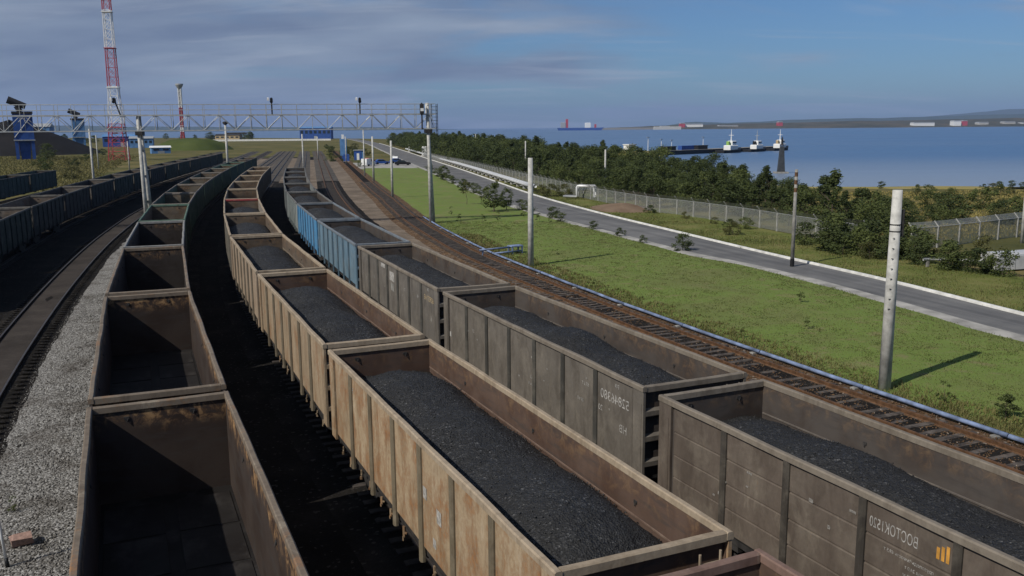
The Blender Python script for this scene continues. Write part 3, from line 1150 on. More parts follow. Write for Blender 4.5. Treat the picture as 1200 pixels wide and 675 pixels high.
def wagon_meshes():
    def dent_panel(w, h, seed, ribs=0):
        """outer bay plate facing -x, centred; slightly buckled like real sheet"""
        nu = 8
        zs = [-0.5 + q / 12 for q in range(13)]
        if ribs:
            zs = sorted([-0.5, -0.38, 0.38, 0.5] + [g + e for g in (-0.26, -0.02, 0.23) for e in (-0.012, -0.005, 0.005, 0.012)] + [-0.14, 0.1])
        nv = len(zs) - 1
        vs, fs = [], []
        for j in range(nv + 1):
            for i in range(nu + 1):
                y, z = -w / 2 + w * i / nu, h * zs[j]
                b = math.sin(math.pi * i / nu) * math.cos(math.pi * zs[j])
                x = -0.012 + b * (0.018 * mnoise.noise(Vector((y * 1.3, z * 1.3, seed))) - 0.004)
                if ribs and any(abs(zs[j] - g) < 0.007 for g in (-0.26, -0.02, 0.23)):
                    x += 0.020
                vs.append((x, y, z))
        for j in range(nv):
            for i in range(nu):
                a = j * (nu + 1) + i
                fs.append((a, a + nu + 1, a + nu + 2, a + 1))
        n0 = len(vs)
        ring = [i for i in range(nu + 1)] + [(j + 1) * (nu + 1) + nu for j in range(nv)] + [nv * (nu + 1) + nu - 1 - i for i in range(nu)] + [(nv - 1 - j) * (nu + 1) for j in range(nv - 1)]
        for k in ring:
            vs.append((0.012, vs[k][1], vs[k][2]))
        m = len(ring)
        for k in range(m):
            fs.append((ring[k], ring[(k + 1) % m], n0 + (k + 1) % m, n0 + k))
        mb = MB()
        mb.add(vs, fs)
        return fix_normals(mb.mesh('side_panel', 'painted'))
    bay = (2 * HL - 1.0) / 7
    W['bay'] = bay
    W['panel'] = [dent_panel(bay - 0.15, 2.22, s) for s in (1.3, 4.7, 9.2)]
    W['panel_rib'] = [dent_panel(bay - 0.15, 2.22, s, 1) for s in (2.3, 6.7)]
    W['side'] = MB().box(-0.006, 0.006, -HL + 0.06, HL - 0.06, 1.36, 3.64).mesh('side_wall', 'inner')
    W['end'] = MB().box(-1.46, 1.46, -0.006, 0.006, 1.36, 3.64).mesh('end_wall', 'inner')
    W['post'] = MB().prism([(0.012, -0.085), (-0.045, -0.085), (-0.085, -0.05), (-0.085, 0.05), (-0.045, 0.085), (0.012, 0.085)], 'z', 1.02, 3.61).mesh('post', 'painted')
    W['post'] = fix_normals(W['post'])
    c = MB()
    c.box(-0.045, 0.02, -0.24, 0.24, 1.2, 3.61)
    c.box(-0.055, -0.046, -0.16, 0.16, 1.5, 3.3)
    W['corner'] = c.mesh('corner_post', 'painted')
    # rails of the rim with slightly bent, worn edges
    for q in range(3):
        m = MB()
        n = 28
        for i in range(n + 1):
            y = -HL + 2 * HL * i / n
            wv = 0.022 * mnoise.noise(Vector((y * 0.5, q * 9.1, 0))) * (0 < i < n)
            sg = 0.026 * mnoise.noise(Vector((y * 0.4, q * 5.1, 7))) * (0 < i < n)
            m.v += [(-0.065 + wv, y, 3.62), (-0.065 + wv, y, 3.725 + sg), (-0.04 + wv, y, 3.75 + sg), (0.04 + wv, y, 3.75 + sg), (0.06 + wv, y, 3.73 + sg), (0.06 + wv, y, 3.62)]
        for i in range(n):
            for j in range(6):
                m.f.append((i * 6 + j, i * 6 + (j + 1) % 6, i * 6 + 6 + (j + 1) % 6, i * 6 + 6 + j))
        m.f += [(5, 4, 3, 2, 1, 0), tuple(range(n * 6, n * 6 + 6))]
        W.setdefault('top', []).append(fix_normals(m.mesh('top_rail', 'painted')))
    m = MB()
    n = 8
    x0 = HW - 0.13
    for i in range(n + 1):
        x = -x0 + 2 * x0 * i / n
        sg = 0.02 * mnoise.noise(Vector((x * 0.8, 3.3, 1)))
        m.v += [(x, 0.07, 3.60), (x, 0.07, 3.73 + sg), (x, 0.045, 3.752 + sg), (x, -0.045, 3.752 + sg), (x, -0.07, 3.73 + sg), (x, -0.07, 3.60)]
    for i in range(n):
        for j in range(6):
            m.f.append((i * 6 + j, i * 6 + (j + 1) % 6, i * 6 + 6 + (j + 1) % 6, i * 6 + 6 + j))
    m.f += [(5, 4, 3, 2, 1, 0), tuple(range(n * 6, n * 6 + 6))]
    W['end_top'] = fix_normals(m.mesh('end_rail', 'painted'))
    W['end_rib'] = fix_normals(MB().prism([(0.0, -0.12), (0.09, -0.06), (0.09, 0.06), (0.0, 0.12)], 'x', -1.5, 1.5).mesh('end_beam', 'painted'))
    W['floor'] = MB().box(-1.46, 1.46, -HL + 0.1, HL - 0.1, 1.32, 1.40).mesh('floor', 'inner')
    W['hatch'] = MB().box(-0.62, 0.62, -bay / 2 + 0.06, bay / 2 - 0.06, 0, 0.018, 0.008).mesh('floor_hatch', 'inner')
    m = MB()
    m.box(-0.28, 0.28, -HL + 0.05, HL - 0.05, 0.85, 1.31)
    for y in (-4.6, 4.6):
        m.box(-1.4, 1.4, y - 0.25, y + 0.25, 1.0, 1.315)
    for k in range(8):
        y = -HL + 0.5 + k * bay
        m.box(-1.42, 1.42, y - 0.06, y + 0.06, 1.08, 1.318)
    for x in (-1.44, 1.34):
        m.box(x, x + 0.10, -HL + 0.02, HL - 0.02, 1.17, 1.352)
    W['frame'] = m.mesh('underframe', 'steel_dark')
    m = MB()
    m.box(-0.02, 0.02, -0.05, 0.05, -0.16, 0.12)
    m.box(-0.05, 0.02, -0.03, 0.03, -0.24, -0.13)
    m.box(-0.03, 0.01, -0.16, -0.05, -0.05, -0.01)
    W['latch'] = m.mesh('hatch_latch', 'painted')
    m = MB()
    m.tube((-0.06, 0, 0), (0.06, 0, 0), 0.475, n=24)
    m.tube((-0.09, 0, 0), (-0.06, 0, 0), 0.12, n=12)
    W['wheel'] = m.mesh('wheel', 'steel_dark')
    m = MB()
    out = [(-1.25, 0.62), (-1.15, 0.88), (-0.55, 0.98), (0.55, 0.98), (1.15, 0.88), (1.25, 0.62), (1.0, 0.56), (0.7, 0.5), (0.45, 0.32), (-0.45, 0.32), (-0.7, 0.5), (-1.0, 0.56)]
    m.prism(out, 'x', -0.09, 0.09)
    W['sideframe'] = fix_normals(m.mesh('side_frame', 'steel_dark'))
    W['bolster'] = MB().box(-1.0, 1.0, -0.22, 0.22, 0.55, 0.99).mesh('bogie', 'steel_dark')
    m = MB()
    m.box(-0.12, 0.12, 0, 0.28, 0.98, 1.22)
    m.box(-0.2, 0.16, 0.24, 0.40, 0.95, 1.25)
    W['coupler'] = m.mesh('coupler', 'steel_dark')
    m = MB()
    m.tube((-0.19, 0, 1.2), (-0.19, 0, 3.55), 0.022, n=6)
    m.tube((0.19, 0, 1.2), (0.19, 0, 3.55), 0.022, n=6)
    for k in range(7):
        m.tube((-0.19, 0, 1.4 + 0.33 * k), (0.19, 0, 1.4 + 0.33 * k), 0.014, n=5)
    W['ladder'] = m.mesh('ladder', 'painted')
    m = MB()
    m.box(-0.03, 0.0, -0.10, 0.10, -0.06, 0.05, 0.01)
    m.tube((-0.035, -0.06, -0.02), (-0.06, 0, -0.13), 0.014, n=5)
    m.tube((-0.06, 0, -0.13), (-0.035, 0.06, -0.02), 0.014, n=5)
    W['ring'] = m.mesh('lashing_ring', 'steel_dark')
    W['seam'] = MB().box(-0.022, 0.0, -HL + 0.15, HL - 0.15, -0.02, 0.02, 0.008).mesh('wall_ledge', 'painted')
    # far wagons: side with its posts in one
    m = MB()
    m.box(-0.02, 0.02, -HL + 0.06, HL - 0.06, 1.2, 3.64)
    for k in range(8):
        y = -HL + 0.5 + k * bay
        m.box(-0.075, -0.02, y - 0.08, y + 0.08, 1.1, 3.62)
    W['far_side'] = m.mesh('side_wall', 'painted')


wagon_meshes()


def wagon(path, s_mid, label, group, out, inn, rim, lod=0, panel='panel', latches=False, ladder=False, hatch=False, ledge=False):
    """one gondola wagon centred at arc length s_mid"""
    a, b = path.at(s_mid - 4.6), path.at(s_mid + 4.6)
    p, d = (a + b) / 2, (b - a).normalized()
    rz = math.atan2(d.y, d.x) - math.pi / 2
    w = empty('gondola_wagon', label, 'rail wagon', (p.x, p.y, 0), rz, group)
    bay = W['bay']

    def jit(c, k=0.08):
        f = 1 + random.uniform(-k, k)
        return (c[0] * f, c[1] * f, c[2] * f, c[3])
    dark = (0.05, 0.045, 0.04, 0.3)
    for sg in (-1, 1):
        flip = 0 if sg < 0 else math.pi
        x = sg * 1.465
        if lod == 0:
            sw = link('side_wall', W['side'], w, (x, 0, 0), 0, inn)
            for k in range(7):
                y = -HL + 0.5 + bay * (k + 0.5)
                pm = W[panel]
                link('side_panel', pm[random.randrange(len(pm))], sw, (sg * 0.0195, y, 2.49), flip, jit(out))
            for k in range(1, 7):
                link('post', W['post'], sw, (sg * 0.02, -HL + 0.5 + bay * k, 0), flip, jit((out[0] * 0.42, out[1] * 0.46, out[2] * 0.48, out[3] * 0.5), 0.15))
            for y in (-HL + 0.25, HL - 0.25):
                link('corner_post', W['corner'], sw, (sg * 0.03, y, 0), flip, jit(out))
            link('top_rail', W['top'][random.randrange(3)], sw, (sg * 0.036, 0, 0.0), flip, jit(rim))
            for y in (-4.4, -0.2, 3.9):
                link('lashing_ring', W['ring'], sw, (-sg * 0.008, y + random.uniform(-.3, .3), 3.2), 0 if sg > 0 else math.pi, dark, (0.5, 0.5, 0.6))
            if ledge:
                link('wall_ledge', W['seam'], sw, (-sg * 0.007, 0, 2.92), 0 if sg > 0 else math.pi, jit((inn[0] * 1.5, inn[1] * 1.5, inn[2] * 1.5, 0.1)))
            if latches and sg < 0:
                for k in range(7):
                    for q in (-0.45, 0.4):
                        if random.random() < 0.25:
                            continue
                        link('hatch_latch', W['latch'], w, (-1.47, -HL + 0.5 + bay * (k + 0.5) + q + random.uniform(-.1, .1), 1.1 + random.uniform(-.04, .03)), random.uniform(-.6, .6), jit((out[0] * 0.6, out[1] * 0.6, out[2] * 0.6, out[3]), 0.3), (0.8, 0.7, random.uniform(0.5, 0.95)))
        else:
            sw = link('side_wall', W['far_side'], w, (x, 0, 0), flip, jit(out))
            link('top_rail', W['top'][0], sw, (-0.036, 0, 0), 0, jit(rim))
        y = sg * (HL - 0.11)
        ew = link('end_wall', W['end'], w, (0, y, 0), 0, inn)
        link('end_rail', W['end_top'], ew, (0, sg * 0.03, 0), 0, jit(rim))
        if lod == 0:
            for z in (1.75, 2.4, 3.05):
                link('end_beam', W['end_rib'], ew, (0, sg * 0.008, z), 0 if sg > 0 else math.pi, jit(out))
            for xx in (-0.75, 0.7):
                link('lashing_ring', W['ring'], ew, (xx, -sg * 0.008, 3.42), math.pi / 2 if sg > 0 else -math.pi / 2, dark, (0.6, 0.6, 0.7))
            link('coupler', W['coupler'], w, (0, sg * HL, 0), 0 if sg > 0 else math.pi)
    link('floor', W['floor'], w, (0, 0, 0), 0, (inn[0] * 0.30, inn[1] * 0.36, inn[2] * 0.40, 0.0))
    if hatch:
        fl = w.children[-1]
        for k in range(7):
            for sx in (-0.76, 0.76):
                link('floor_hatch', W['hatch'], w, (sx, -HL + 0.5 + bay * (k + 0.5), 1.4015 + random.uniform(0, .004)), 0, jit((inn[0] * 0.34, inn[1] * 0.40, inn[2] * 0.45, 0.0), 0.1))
    link('underframe', W['frame'], w)
    if ladder:
        link('ladder', W['ladder'], w, (1.05, -HL - 0.10, 0), 0, jit(rim))
    if lod == 0:
        for y in (-4.6, 4.6):
            bg = link('bogie', W['bolster'], w, (0, y, 0))
            for sg in (-1, 1):
                link('side_frame', W['sideframe'], bg, (sg * 1.04, 0, 0))
                for yy in (-0.925, 0.925):
                    link('wheel', W['wheel'], bg, (sg * 0.80, yy, 0.745), 0 if sg < 0 else math.pi)
    return w


def coal_load(w, label, seed, edge, crown, humps, fine=True, group='coal loads in the wagons'):
    """heap of coal lying in a wagon: edge / crown = height of the coal below the rim at the walls and in the middle"""
    nx, ny = (40, 190) if fine else (14, 60)
    hx, hy = 1.45, HL - 0.125
    xs = np.linspace(-hx, hx, nx + 1)
    ys = np.linspace(-hy, hy, ny + 1)
    vs = np.empty(((nx + 1) * (ny + 1), 3))
    i = 0
    for y in ys:
        base = 0.0
        for c, wd, am in humps:
            base += am * math.exp(-((y - c) / wd) ** 2)
        ey = min(1.0, (hy - abs(y)) / 1.5)
        ey = ey * ey * (3 - 2 * ey)
        for x in xs:
            u = abs(x) / hx
            prof = (1 - u ** 2.2)
            z = ZT - edge + (edge - crown + base) * prof * (0.25 + 0.75 * ey)
            z += 0.10 * nz(x, y, seed, 0.55) + 0.045 * nz(x, y, seed + 3, 1.7) + 0.02 * nz(x, y, seed + 5, 4.5)
            if fine:
                z += 0.016 * nz(x, y, seed + 8, 11.0)
            vs[i] = (x, y, min(z, ZT + 0.10 * prof))
            i += 1
    j, k = np.meshgrid(np.arange(ny), np.arange(nx), indexing='ij')
    a = (j * (nx + 1) + k).ravel()
    f = np.stack([a, a + 1, a + nx + 2, a + nx + 1], 1)
    # skirt down to the floor so the load is a solid body
    ring = list(range(nx + 1)) + [(r + 1) * (nx + 1) + nx for r in range(ny)] + [ny * (nx + 1) + nx - 1 - c for c in range(nx)] + [(ny - 1 - r) * (nx + 1) for r in range(ny - 1)]
    low = vs[ring].copy()
    low[:, 2] = 1.425
    n0 = len(vs)
    vs = np.concatenate([vs, low])
    m = len(ring)
    sk = np.array([(ring[q], n0 + q, n0 + (q + 1) % m, ring[(q + 1) % m]) for q in range(m)])
    f = np.concatenate([f, sk])
    o = link('coal_load', arrays_mesh('coal_load', vs, f, 'coal', True), None, w.location, w.rotation_euler.z)
    if fine:
        # loose lumps lying on the heap
        nl = 3000
        pick = RNG.integers(0, n0, nl)
        ct = vs[pick] + np.concatenate([RNG.normal(0, 0.03, (nl, 2)), np.full((nl, 1), 0.004)], 1)
        ct[:, 0] = np.clip(ct[:, 0], -1.42, 1.42)
        lm = scatter_stones('coal_lumps', None, ct, 0.006, 0.030, 'coal_lump')
        lm.parent = o
        del lm['category']
    return tag(o, label, 'coal', group)


ORD = ['nearest', 'second', 'third', 'fourth', 'fifth', 'sixth', 'seventh', 'eighth', 'ninth', 'tenth', 'eleventh', 'twelfth', 'thirteenth', 'fourteenth', 'fifteenth', 'sixteenth']


def lettering(w, text, size, y0, z0, mat='lettering', x=-1.505, mirror=True, width=None):
    cu = bpy.data.curves.new('lettering', 'FONT')
    cu.body = text
    cu.size = size
    cu.extrude = 0.0
    to = bpy.data.objects.new('lettering', cu)
    col.objects.link(to)
    bpy.context.view_layer.update()
    me = bpy.data.meshes.new_from_object(to)
    bpy.data.objects.remove(to)
    mx = max((v.co.x for v in me.vertices), default=1)
    k = (width / mx) if width else 1.0
    for v in me.vertices:
        u, h = v.co.x * k, v.co.y
        v.co = (0, u if mirror else -u, h)
    me.materials.clear()
    me.materials.append(MAT[mat])
    me.update()
    return link('lettering', me, w, (x, y0, z0))


def stencil(w, y, z, wy, hz, mat='lettering', x=-1.506):
    m = MB().box(-0.001, 0.001, -wy / 2, wy / 2, -hz / 2, hz / 2)
    return link('painted_mark', m.mesh('painted_mark', mat), w, (x, y, z))


def trains():
    # --- T: tan train, loaded ---
    s_far = P_T.s_at_y(25.58)               # far end of the second wagon of this row
    tan = [(0.16, 0.10, 0.075, 0.5), (0.36, 0.27, 0.172, 0.68), (0.33, 0.25, 0.165, 0.55), (0.32, 0.245, 0.175, 0.3), (0.26, 0.22, 0.175, 0.25), (0.23, 0.20, 0.165, 0.3), (0.17, 0.145, 0.12, 0.3), (0.16, 0.14, 0.12, 0.3), (0.15, 0.14, 0.12, 0.3), (0.14, 0.13, 0.115, 0.3), (0.14, 0.13, 0.11, 0.3)]
    looks = ['dark red brown wagon cut off by the bottom edge', 'rusty tan wagon heaped with coal, largest in view', 'tan wagon of coal coupled behind the largest tan one', 'pale tan wagon of coal, third from the largest tan one',
             'grey tan wagon of coal in the bend', 'wagon with a red painted end rail in the bend', 'brown wagon just past the red railed one', 'brown wagon two past the red railed one', 'brown wagon three past the red railed one', 'brown wagon next to last in the tan train', 'last brown wagon of the tan train before the bare rails']
    for i in range(11):
        s = s_far - HL + (i - 1) * PITCH
        near = i < 5
        rim = (0.34, 0.27, 0.19, 0.35) if i else (0.19, 0.12, 0.095, 0.4)
        inn = (0.100, 0.066, 0.050, 0.25) if i < 3 else (0.125, 0.10, 0.075, 0.35)
        w = wagon(P_T, s, looks[i], 'wagons of the tan train', tan[i], inn, rim, 0 if near else 1, 'panel', latches=i < 4, ladder=i in (1, 2), ledge=i in (1, 2, 3), hatch=i == 0)
        if i == 5:
            for ew in [c for c in w.children if c.name.startswith('end_wall') and c.location.y > 0]:
                for o in ew.children:
                    o.color = (0.30, 0.05, 0.05, 0.2)
                    o['label'] = 'red painted end rail'
        if i == 1:
            stencil(w, -1.2, 2.62, 0.22, 0.26)
            stencil(w, -2.05, 2.42, 0.26, 0.30)
            stencil(w, -1.75, 1.75, 0.18, 0.2)
            lettering(w, '54 м3', 0.2, 4.6, 3.15)
        if 0 < i < 6:
            hp = [[], [(4.3, 1.7, 0.26), (0.5, 1.5, 0.20), (-4.4, 1.8, 0.38)], [(3.6, 1.9, 0.28), (-2.5, 2.0, 0.24)], [(4, 2, 0.12), (-1, 2.5, 0.1)], [(3, 2.5, 0.1), (-3, 2.4, 0.14)], [(2, 3, 0.1)]][i]
            coal_load(w, ['', 'long dark heap of coal filling the largest tan wagon', 'coal heap in the tan wagon behind the largest one', 'coal heap in the third tan wagon', 'coal heap in the grey tan wagon in the bend', 'coal in the wagon with the red end rail'][i],
                      3.1 * i, 0.95, 0.56, hp, i < 4)
    # --- R: grey and blue train, loaded ---
    s_far = P_R.s_at_y(20.95)
    gr = [(0.112, 0.089, 0.071, 0.25), (0.135, 0.119, 0.10, 0.18), (0.138, 0.125, 0.11, 0.12), (0.13, 0.215, 0.285, 0.12), (0.075, 0.25, 0.46, 0.05), (0.28, 0.31, 0.30, 0.1), (0.18, 0.2, 0.2, 0.2), (0.17, 0.17, 0.165, 0.2), (0.16, 0.16, 0.155, 0.2), (0.15, 0.15, 0.14, 0.2)]
    names = ['brown grey wagon with mirrored white lettering and orange bars', 'grey wagon of coal with a white number near its corner', 'grey wagon of coal with white and pale stencilled squares', 'dull blue grey wagon of coal', 'bright blue wagon of coal',
             'pale grey green wagon of coal beyond the bright blue one', 'dark wagon of coal, second beyond the bright blue one', 'dark wagon of coal, third beyond the bright blue one', 'dark wagon of coal, fourth beyond the bright blue one', 'last dark wagon of coal of the blue and grey train']
    for i in range(10):
        s = s_far - HL + i * PITCH
        c = gr[i]
        rim = (0.195, 0.165, 0.13, 0.2) if i < 3 else ((0.15, 0.175, 0.20, 0.1) if i in (3, 4) else (0.13, 0.13, 0.125, 0.15))
        inn = (0.072, 0.062, 0.055, 0.2) if i < 3 else (0.06, 0.054, 0.05, 0.15)
        w = wagon(P_R, s, names[i], 'wagons of the grey and blue train', c, inn, rim, 0 if i < 6 else 1, 'panel_rib' if i == 0 else 'panel', ledge=i < 3, ladder=i in (1, 2), latches=i < 3)
        hp = [[(3.4, 2.0, 0.20), (-2.8, 2.0, 0.22)], [(4.4, 2.0, 0.12), (-0.4, 1.3, 0.44), (-4.6, 2.0, 0.14)], [(3, 3, 0.12), (-3, 3, 0.1)]][i % 3]
        coal_load(w, ['coal heap in the lettered brown grey wagon', 'humped coal in the wagon with the white number', 'coal heap in the wagon with stencilled squares', 'coal in the dull blue grey wagon', 'coal in the bright blue wagon', 'coal in the pale grey green wagon',
                      'coal in the second wagon beyond the bright blue one', 'coal in the third wagon beyond the bright blue one', 'coal in the fourth wagon beyond the bright blue one', 'coal in the last wagon of the blue and grey train'][i], 40 + 2.7 * i, 0.95 if i < 3 else 0.75, 0.50 if i < 3 else 0.38, hp, i < 3)
        if i < 4:
            for k in range(9):
                stencil(w, random.uniform(-6.2, 6.2), random.uniform(1.9, 3.3), random.uniform(0.05, 0.16), random.uniform(0.03, 0.08), 'chalk')
        if i == 0:
            lettering(w, 'ВОСТОК1520', 0.27, -0.22, 3.16, width=1.02)
            for k, (hh, yy) in enumerate(((0.20, -0.60), (0.24, -0.69), (0.28, -0.78))):
                stencil(w, yy, 3.17 + hh / 2, 0.06, hh, 'lettering_orange')
            lettering(w, 'грузоподъёмность 69,5 т', 0.085, -0.55, 2.86)
            lettering(w, 'тара 24,0 т', 0.085, -0.4, 2.72)
            lettering(w, 'длина 13,92 м', 0.085, -0.5, 2.58)
            for k in range(2):
                lettering(w, '04.18 ВЧД', 0.1, -0.5, 2.2 - 0.15 * k)
        if i == 1:
            lettering(w, '52846380', 0.36, -6.5, 2.92, width=1.45)
            lettering(w, 'РФ', 0.16, -6.0, 3.35)
            lettering(w, '20', 0.22, -5.15, 2.55)
            lettering(w, 'НВ', 0.28, -6.4, 2.25)
            lettering(w, '69,5 т', 0.16, -4.4, 3.0)
            lettering(w, '88 м3', 0.14, -4.1, 2.5)
            lettering(w, '24,0', 0.15, -0.9, 2.3)
            lettering(w, 'дата 06', 0.12, -0.9, 2.08)
            lettering(w, '23', 0.16, 4.1, 2.75)
            stencil(w, 6.55, 2.2, 0.16, 0.2)
        if i == 2:
            stencil(w, 0.15, 3.12, 0.85, 0.44)
            stencil(w, 0.1, 2.62, 0.55, 0.36, 'concrete_dark')
            stencil(w, 1.85, 3.42, 0.8, 0.2)
            lettering(w, '60927143', 0.32, -6.5, 2.98, 'ochre', width=1.3)
            lettering(w, 'РФ', 0.2, -5.9, 3.38)
            lettering(w, '6', 0.3, -6.2, 2.2)
            lettering(w, '69', 0.22, 3.6, 2.5)
            lettering(w, '10', 0.2, 5.4, 2.2)
            lettering(w, '23 т', 0.18, -2.2, 2.8)
            lettering(w, '88', 0.2, -4.3, 2.85)
    # --- E: empty train beside the gravel ---
    s_far = P_E.s_at_y(20.29)
    brown, green = (0.16, 0.125, 0.10, 0.45), (0.042, 0.080, 0.056, 0.1)
    for i in range(14):
        s = s_far - HL + i * PITCH
        out = brown if i < 3 else ((0.12, 0.12, 0.115, 0.2) if i == 3 else green)
        rim = (0.17, 0.135, 0.10, 0.5) if i < 3 else ((0.24, 0.24, 0.23, 0.2) if i == 3 else (0.10, 0.17, 0.125, 0.1) if i in (4, 10, 11) else (0.19, 0.165, 0.14, 0.3))
        inn = (0.047, 0.035, 0.029, 0.95) if i < 2 else ((0.038, 0.032, 0.029, 0.5) if i < 4 else (0.13, 0.11, 0.085, 0.5))
        wagon(P_E, s, ['nearest empty wagon, rusty inside, cut off by the bottom edge', 'second empty wagon from the bottom edge with orange rust on its end wall', 'third empty brown wagon beside the gravel', 'fourth empty wagon with a grey rim beside the gravel',
                       'fifth empty wagon with a green end rail'][i] if i < 5 else f'{ORD[i]} empty green sided wagon of the row beside the gravel', 'wagons of the empty train beside the gravel', out, inn, rim, 0 if i < 5 else 1, hatch=i < 3, ladder=i in (1, 2))
    # --- F: teal empties across the bare siding ---
    s0 = P_F.s_at_y(74.6)
    for i in range(14):
        s = s0 - HL + (i - 1) * PITCH
        c = [(0.026, 0.036, 0.029, 0.1), (0.023, 0.033, 0.027, 0.1), (0.026, 0.027, 0.026, 0.1), (0.032, 0.026, 0.025, 0.2), (0.025, 0.027, 0.026, 0.1)][i % 5] if i < 8 else (0.026, 0.040, 0.031, 0.1)
        wagon(P_F, s, ['nearest dark teal empty wagon cut off by the picture edge', 'second dark teal empty wagon across the bare siding', 'third dark teal empty wagon across the bare siding'][i] if i < 3 else f'{ORD[i]} dark empty wagon of the row across the bare siding',
              'empty wagons across the bare siding', c, (0.16, 0.145, 0.125, 0.3), (0.13, 0.12, 0.105, 0.2), 0 if i < 3 else 1)
    # --- G: short row of green wagons at the edge of the yard ---
    s_end = P_G.s_at_y(147.5)
    for i in range(4):
        wagon(P_G, s_end - HL - i * PITCH, ['end wagon of the short green row at the meadow', 'second wagon from the end of the short green row', 'third wagon from the end of the short green row', 'fourth wagon from the end of the short green row'][i],
              'short green row at the meadow', (0.045, 0.068, 0.058, 0.2), (0.08, 0.07, 0.06, 0.3), (0.09, 0.09, 0.08, 0.2), 1)


trains()


# ------------------------------------------------------------------ blue pipe beside the disused track
def blue_pipe():
    s0, s1 = P_S.s_at_y(10), P_S.s_at_y(96)
    t = empty('trackside_pipe', 'blue painted pipe on low blocks along the edge of the grass', 'pipe', (0, 0, 0))
    a = s0
    seg = 6.0
    k = 0
    while a < s1:
        pts = []
        for q in range(5):
            p = P_S.off(a + (seg - 0.03) * q / 4, 1.62 + 0.05 * nz(a + q, 0, 2, 0.3))
            pts.append((p.x, p.y, 0.24 + 0.03 * nz(a + q * 1.5, 4, 0, 0.25)))
        o = link('pipe_length', MB().sweep(pts, 0.078, 10).mesh('pipe_length', 'pipe_blue', True), t)
        p, d = P_S.off(a + 0.4, 1.62), P_S.dir(a)
        link('support_block', PIPE_BLOCK, t, (p.x, p.y, 0.0), math.atan2(d.y, d.x) - math.pi / 2)
        a += seg
        k += 1


PIPE_BLOCK = MB().box(-0.18, 0.18, -0.12, 0.12, 0.0, 0.15, 0.02).mesh('support_block', 'concrete_dark')
blue_pipe()


# ------------------------------------------------------------------ poles
def pole(x, y, h, label, r=0.13, base='plain', group='poles along the line', lean=(0, 0), mat='concrete'):
    """round tapered concrete pole"""
    o = empty('concrete_pole', label, 'pole', (x, y, 0), 0, group)
    link('shaft', MB().tube((0, 0, 0), (lean[0], lean[1], h), r * 1.12, r * 0.86, 14).mesh('shaft', mat, False), o)
    for p in o.children[0].data.polygons:
        p.use_smooth = len(p.vertices) == 4
    if base == 'black':
        link('base_band', MB().tube((0, 0, 0), (0, 0, 0.62), r * 1.2, r * 1.18, 14).mesh('base_band', 'black'), o)
        for k in range(3):
            z = h - 0.5 - k * 0.55
            link('rust_band', MB().tube((0, 0, z), (0, 0, z + 0.3), r * 0.93, r * 0.92, 14).mesh('rust_band', 'rail_rust'), o)
    return o


pn = pole(14.19, 32.9, 7.62, 'thick pale concrete pole with a row of holes, nearest on the grass', 0.205)
for k in range(8):
    m = MB().tube((-0.262 + 0.002 * k, -0.06, 0), (-0.18, -0.06, 0), 0.014, n=6)
    link('hole', m.mesh('hole', 'black'), pn, (0.10, -0.14, 3.2 + 0.38 * k))
for z in (6.1, 6.35):
    link('wire_band', MB().lathe([(0.197, -0.02), (0.203, 0), (0.197, 0.02)], 16).mesh('wire_band', 'steel_dark'), pn, (0, 0, z))
link('bracket', MB().box(0.20, 0.30, -0.05, 0.05, 5.9, 6.9).mesh('bracket', 'steel_dark'), pn)
pole(1.39, 64.6, 7.85, 'concrete pole by the blue pipe, second nearest on the grass', 0.20)
pole(20.07, 63.25, 6.95, 'grey pole with black base and rusty bands at the road edge', 0.125, 'black', mat='concrete_dark')
pole(14.47, 138.3, 6.6, 'slim pole in front of the trees beside the earth mound', 0.14)
pole(3.13, 193.5, 7.2, 'slim pole in front of the trees beyond the white pipeline', 0.14)
pole(-11.3, 291.0, 8.2, 'far slim pole before the trees beside the road', 0.15)
pole(-17.4, 131.3, 8.3, 'concrete pole on the grass beyond the gantry', 0.17)
pole(-26.4, 172.7, 8.6, 'pale concrete pole at the far end of the grass', 0.20)
pole(-30.9, 190.0, 9.8, 'tall slim pole beside the pale one at the far grass end', 0.14)
pole(-47.1, 257.8, 8.0, 'slim pole beside the blue sign tower', 0.13)
pole(-64.9, 303.9, 7.6, 'pole on the green slope near the far tracks', 0.18)
pole(-46.3, 201.1, 9.0, 'pole between the far rails and the sandy track', 0.17)
pole(43.3, 75.3, 6.2, 'lamp pole beside the fence corner at the picture edge', 0.13)
pole(-58.5, 126.0, 10.3, 'pole behind the teal wagons with the meadow beyond', 0.15)
pole(-108, 236.0, 9.0, 'thin pole on the meadow behind the teal wagons', 0.14)
pole(-94.0, 222.0, 7.5, 'thin short pole on the meadow behind the gantry leg', 0.14)
dp = pole(-60.0, 191.0, 11.2, 'dark topped pole with a side arm among the far wagons', 0.24)
link('cap', MB().lathe([(0.24, 0), (0.55, 0.25), (0.55, 0.6), (0.2, 0.7)], 10).mesh('cap', 'steel_dark'), dp, (0, 0, 11.1))
link('arm', MB().box(0, 4.4, -0.08, 0.08, 9.2, 9.5).mesh('arm', 'steel_dark'), dp)


# ------------------------------------------------------------------ signal gantry over the yard
GA, GB = Vector((-36.3, 89.0)), Vector((-8.6, 95.0))
GD = (GB - GA).normalized()


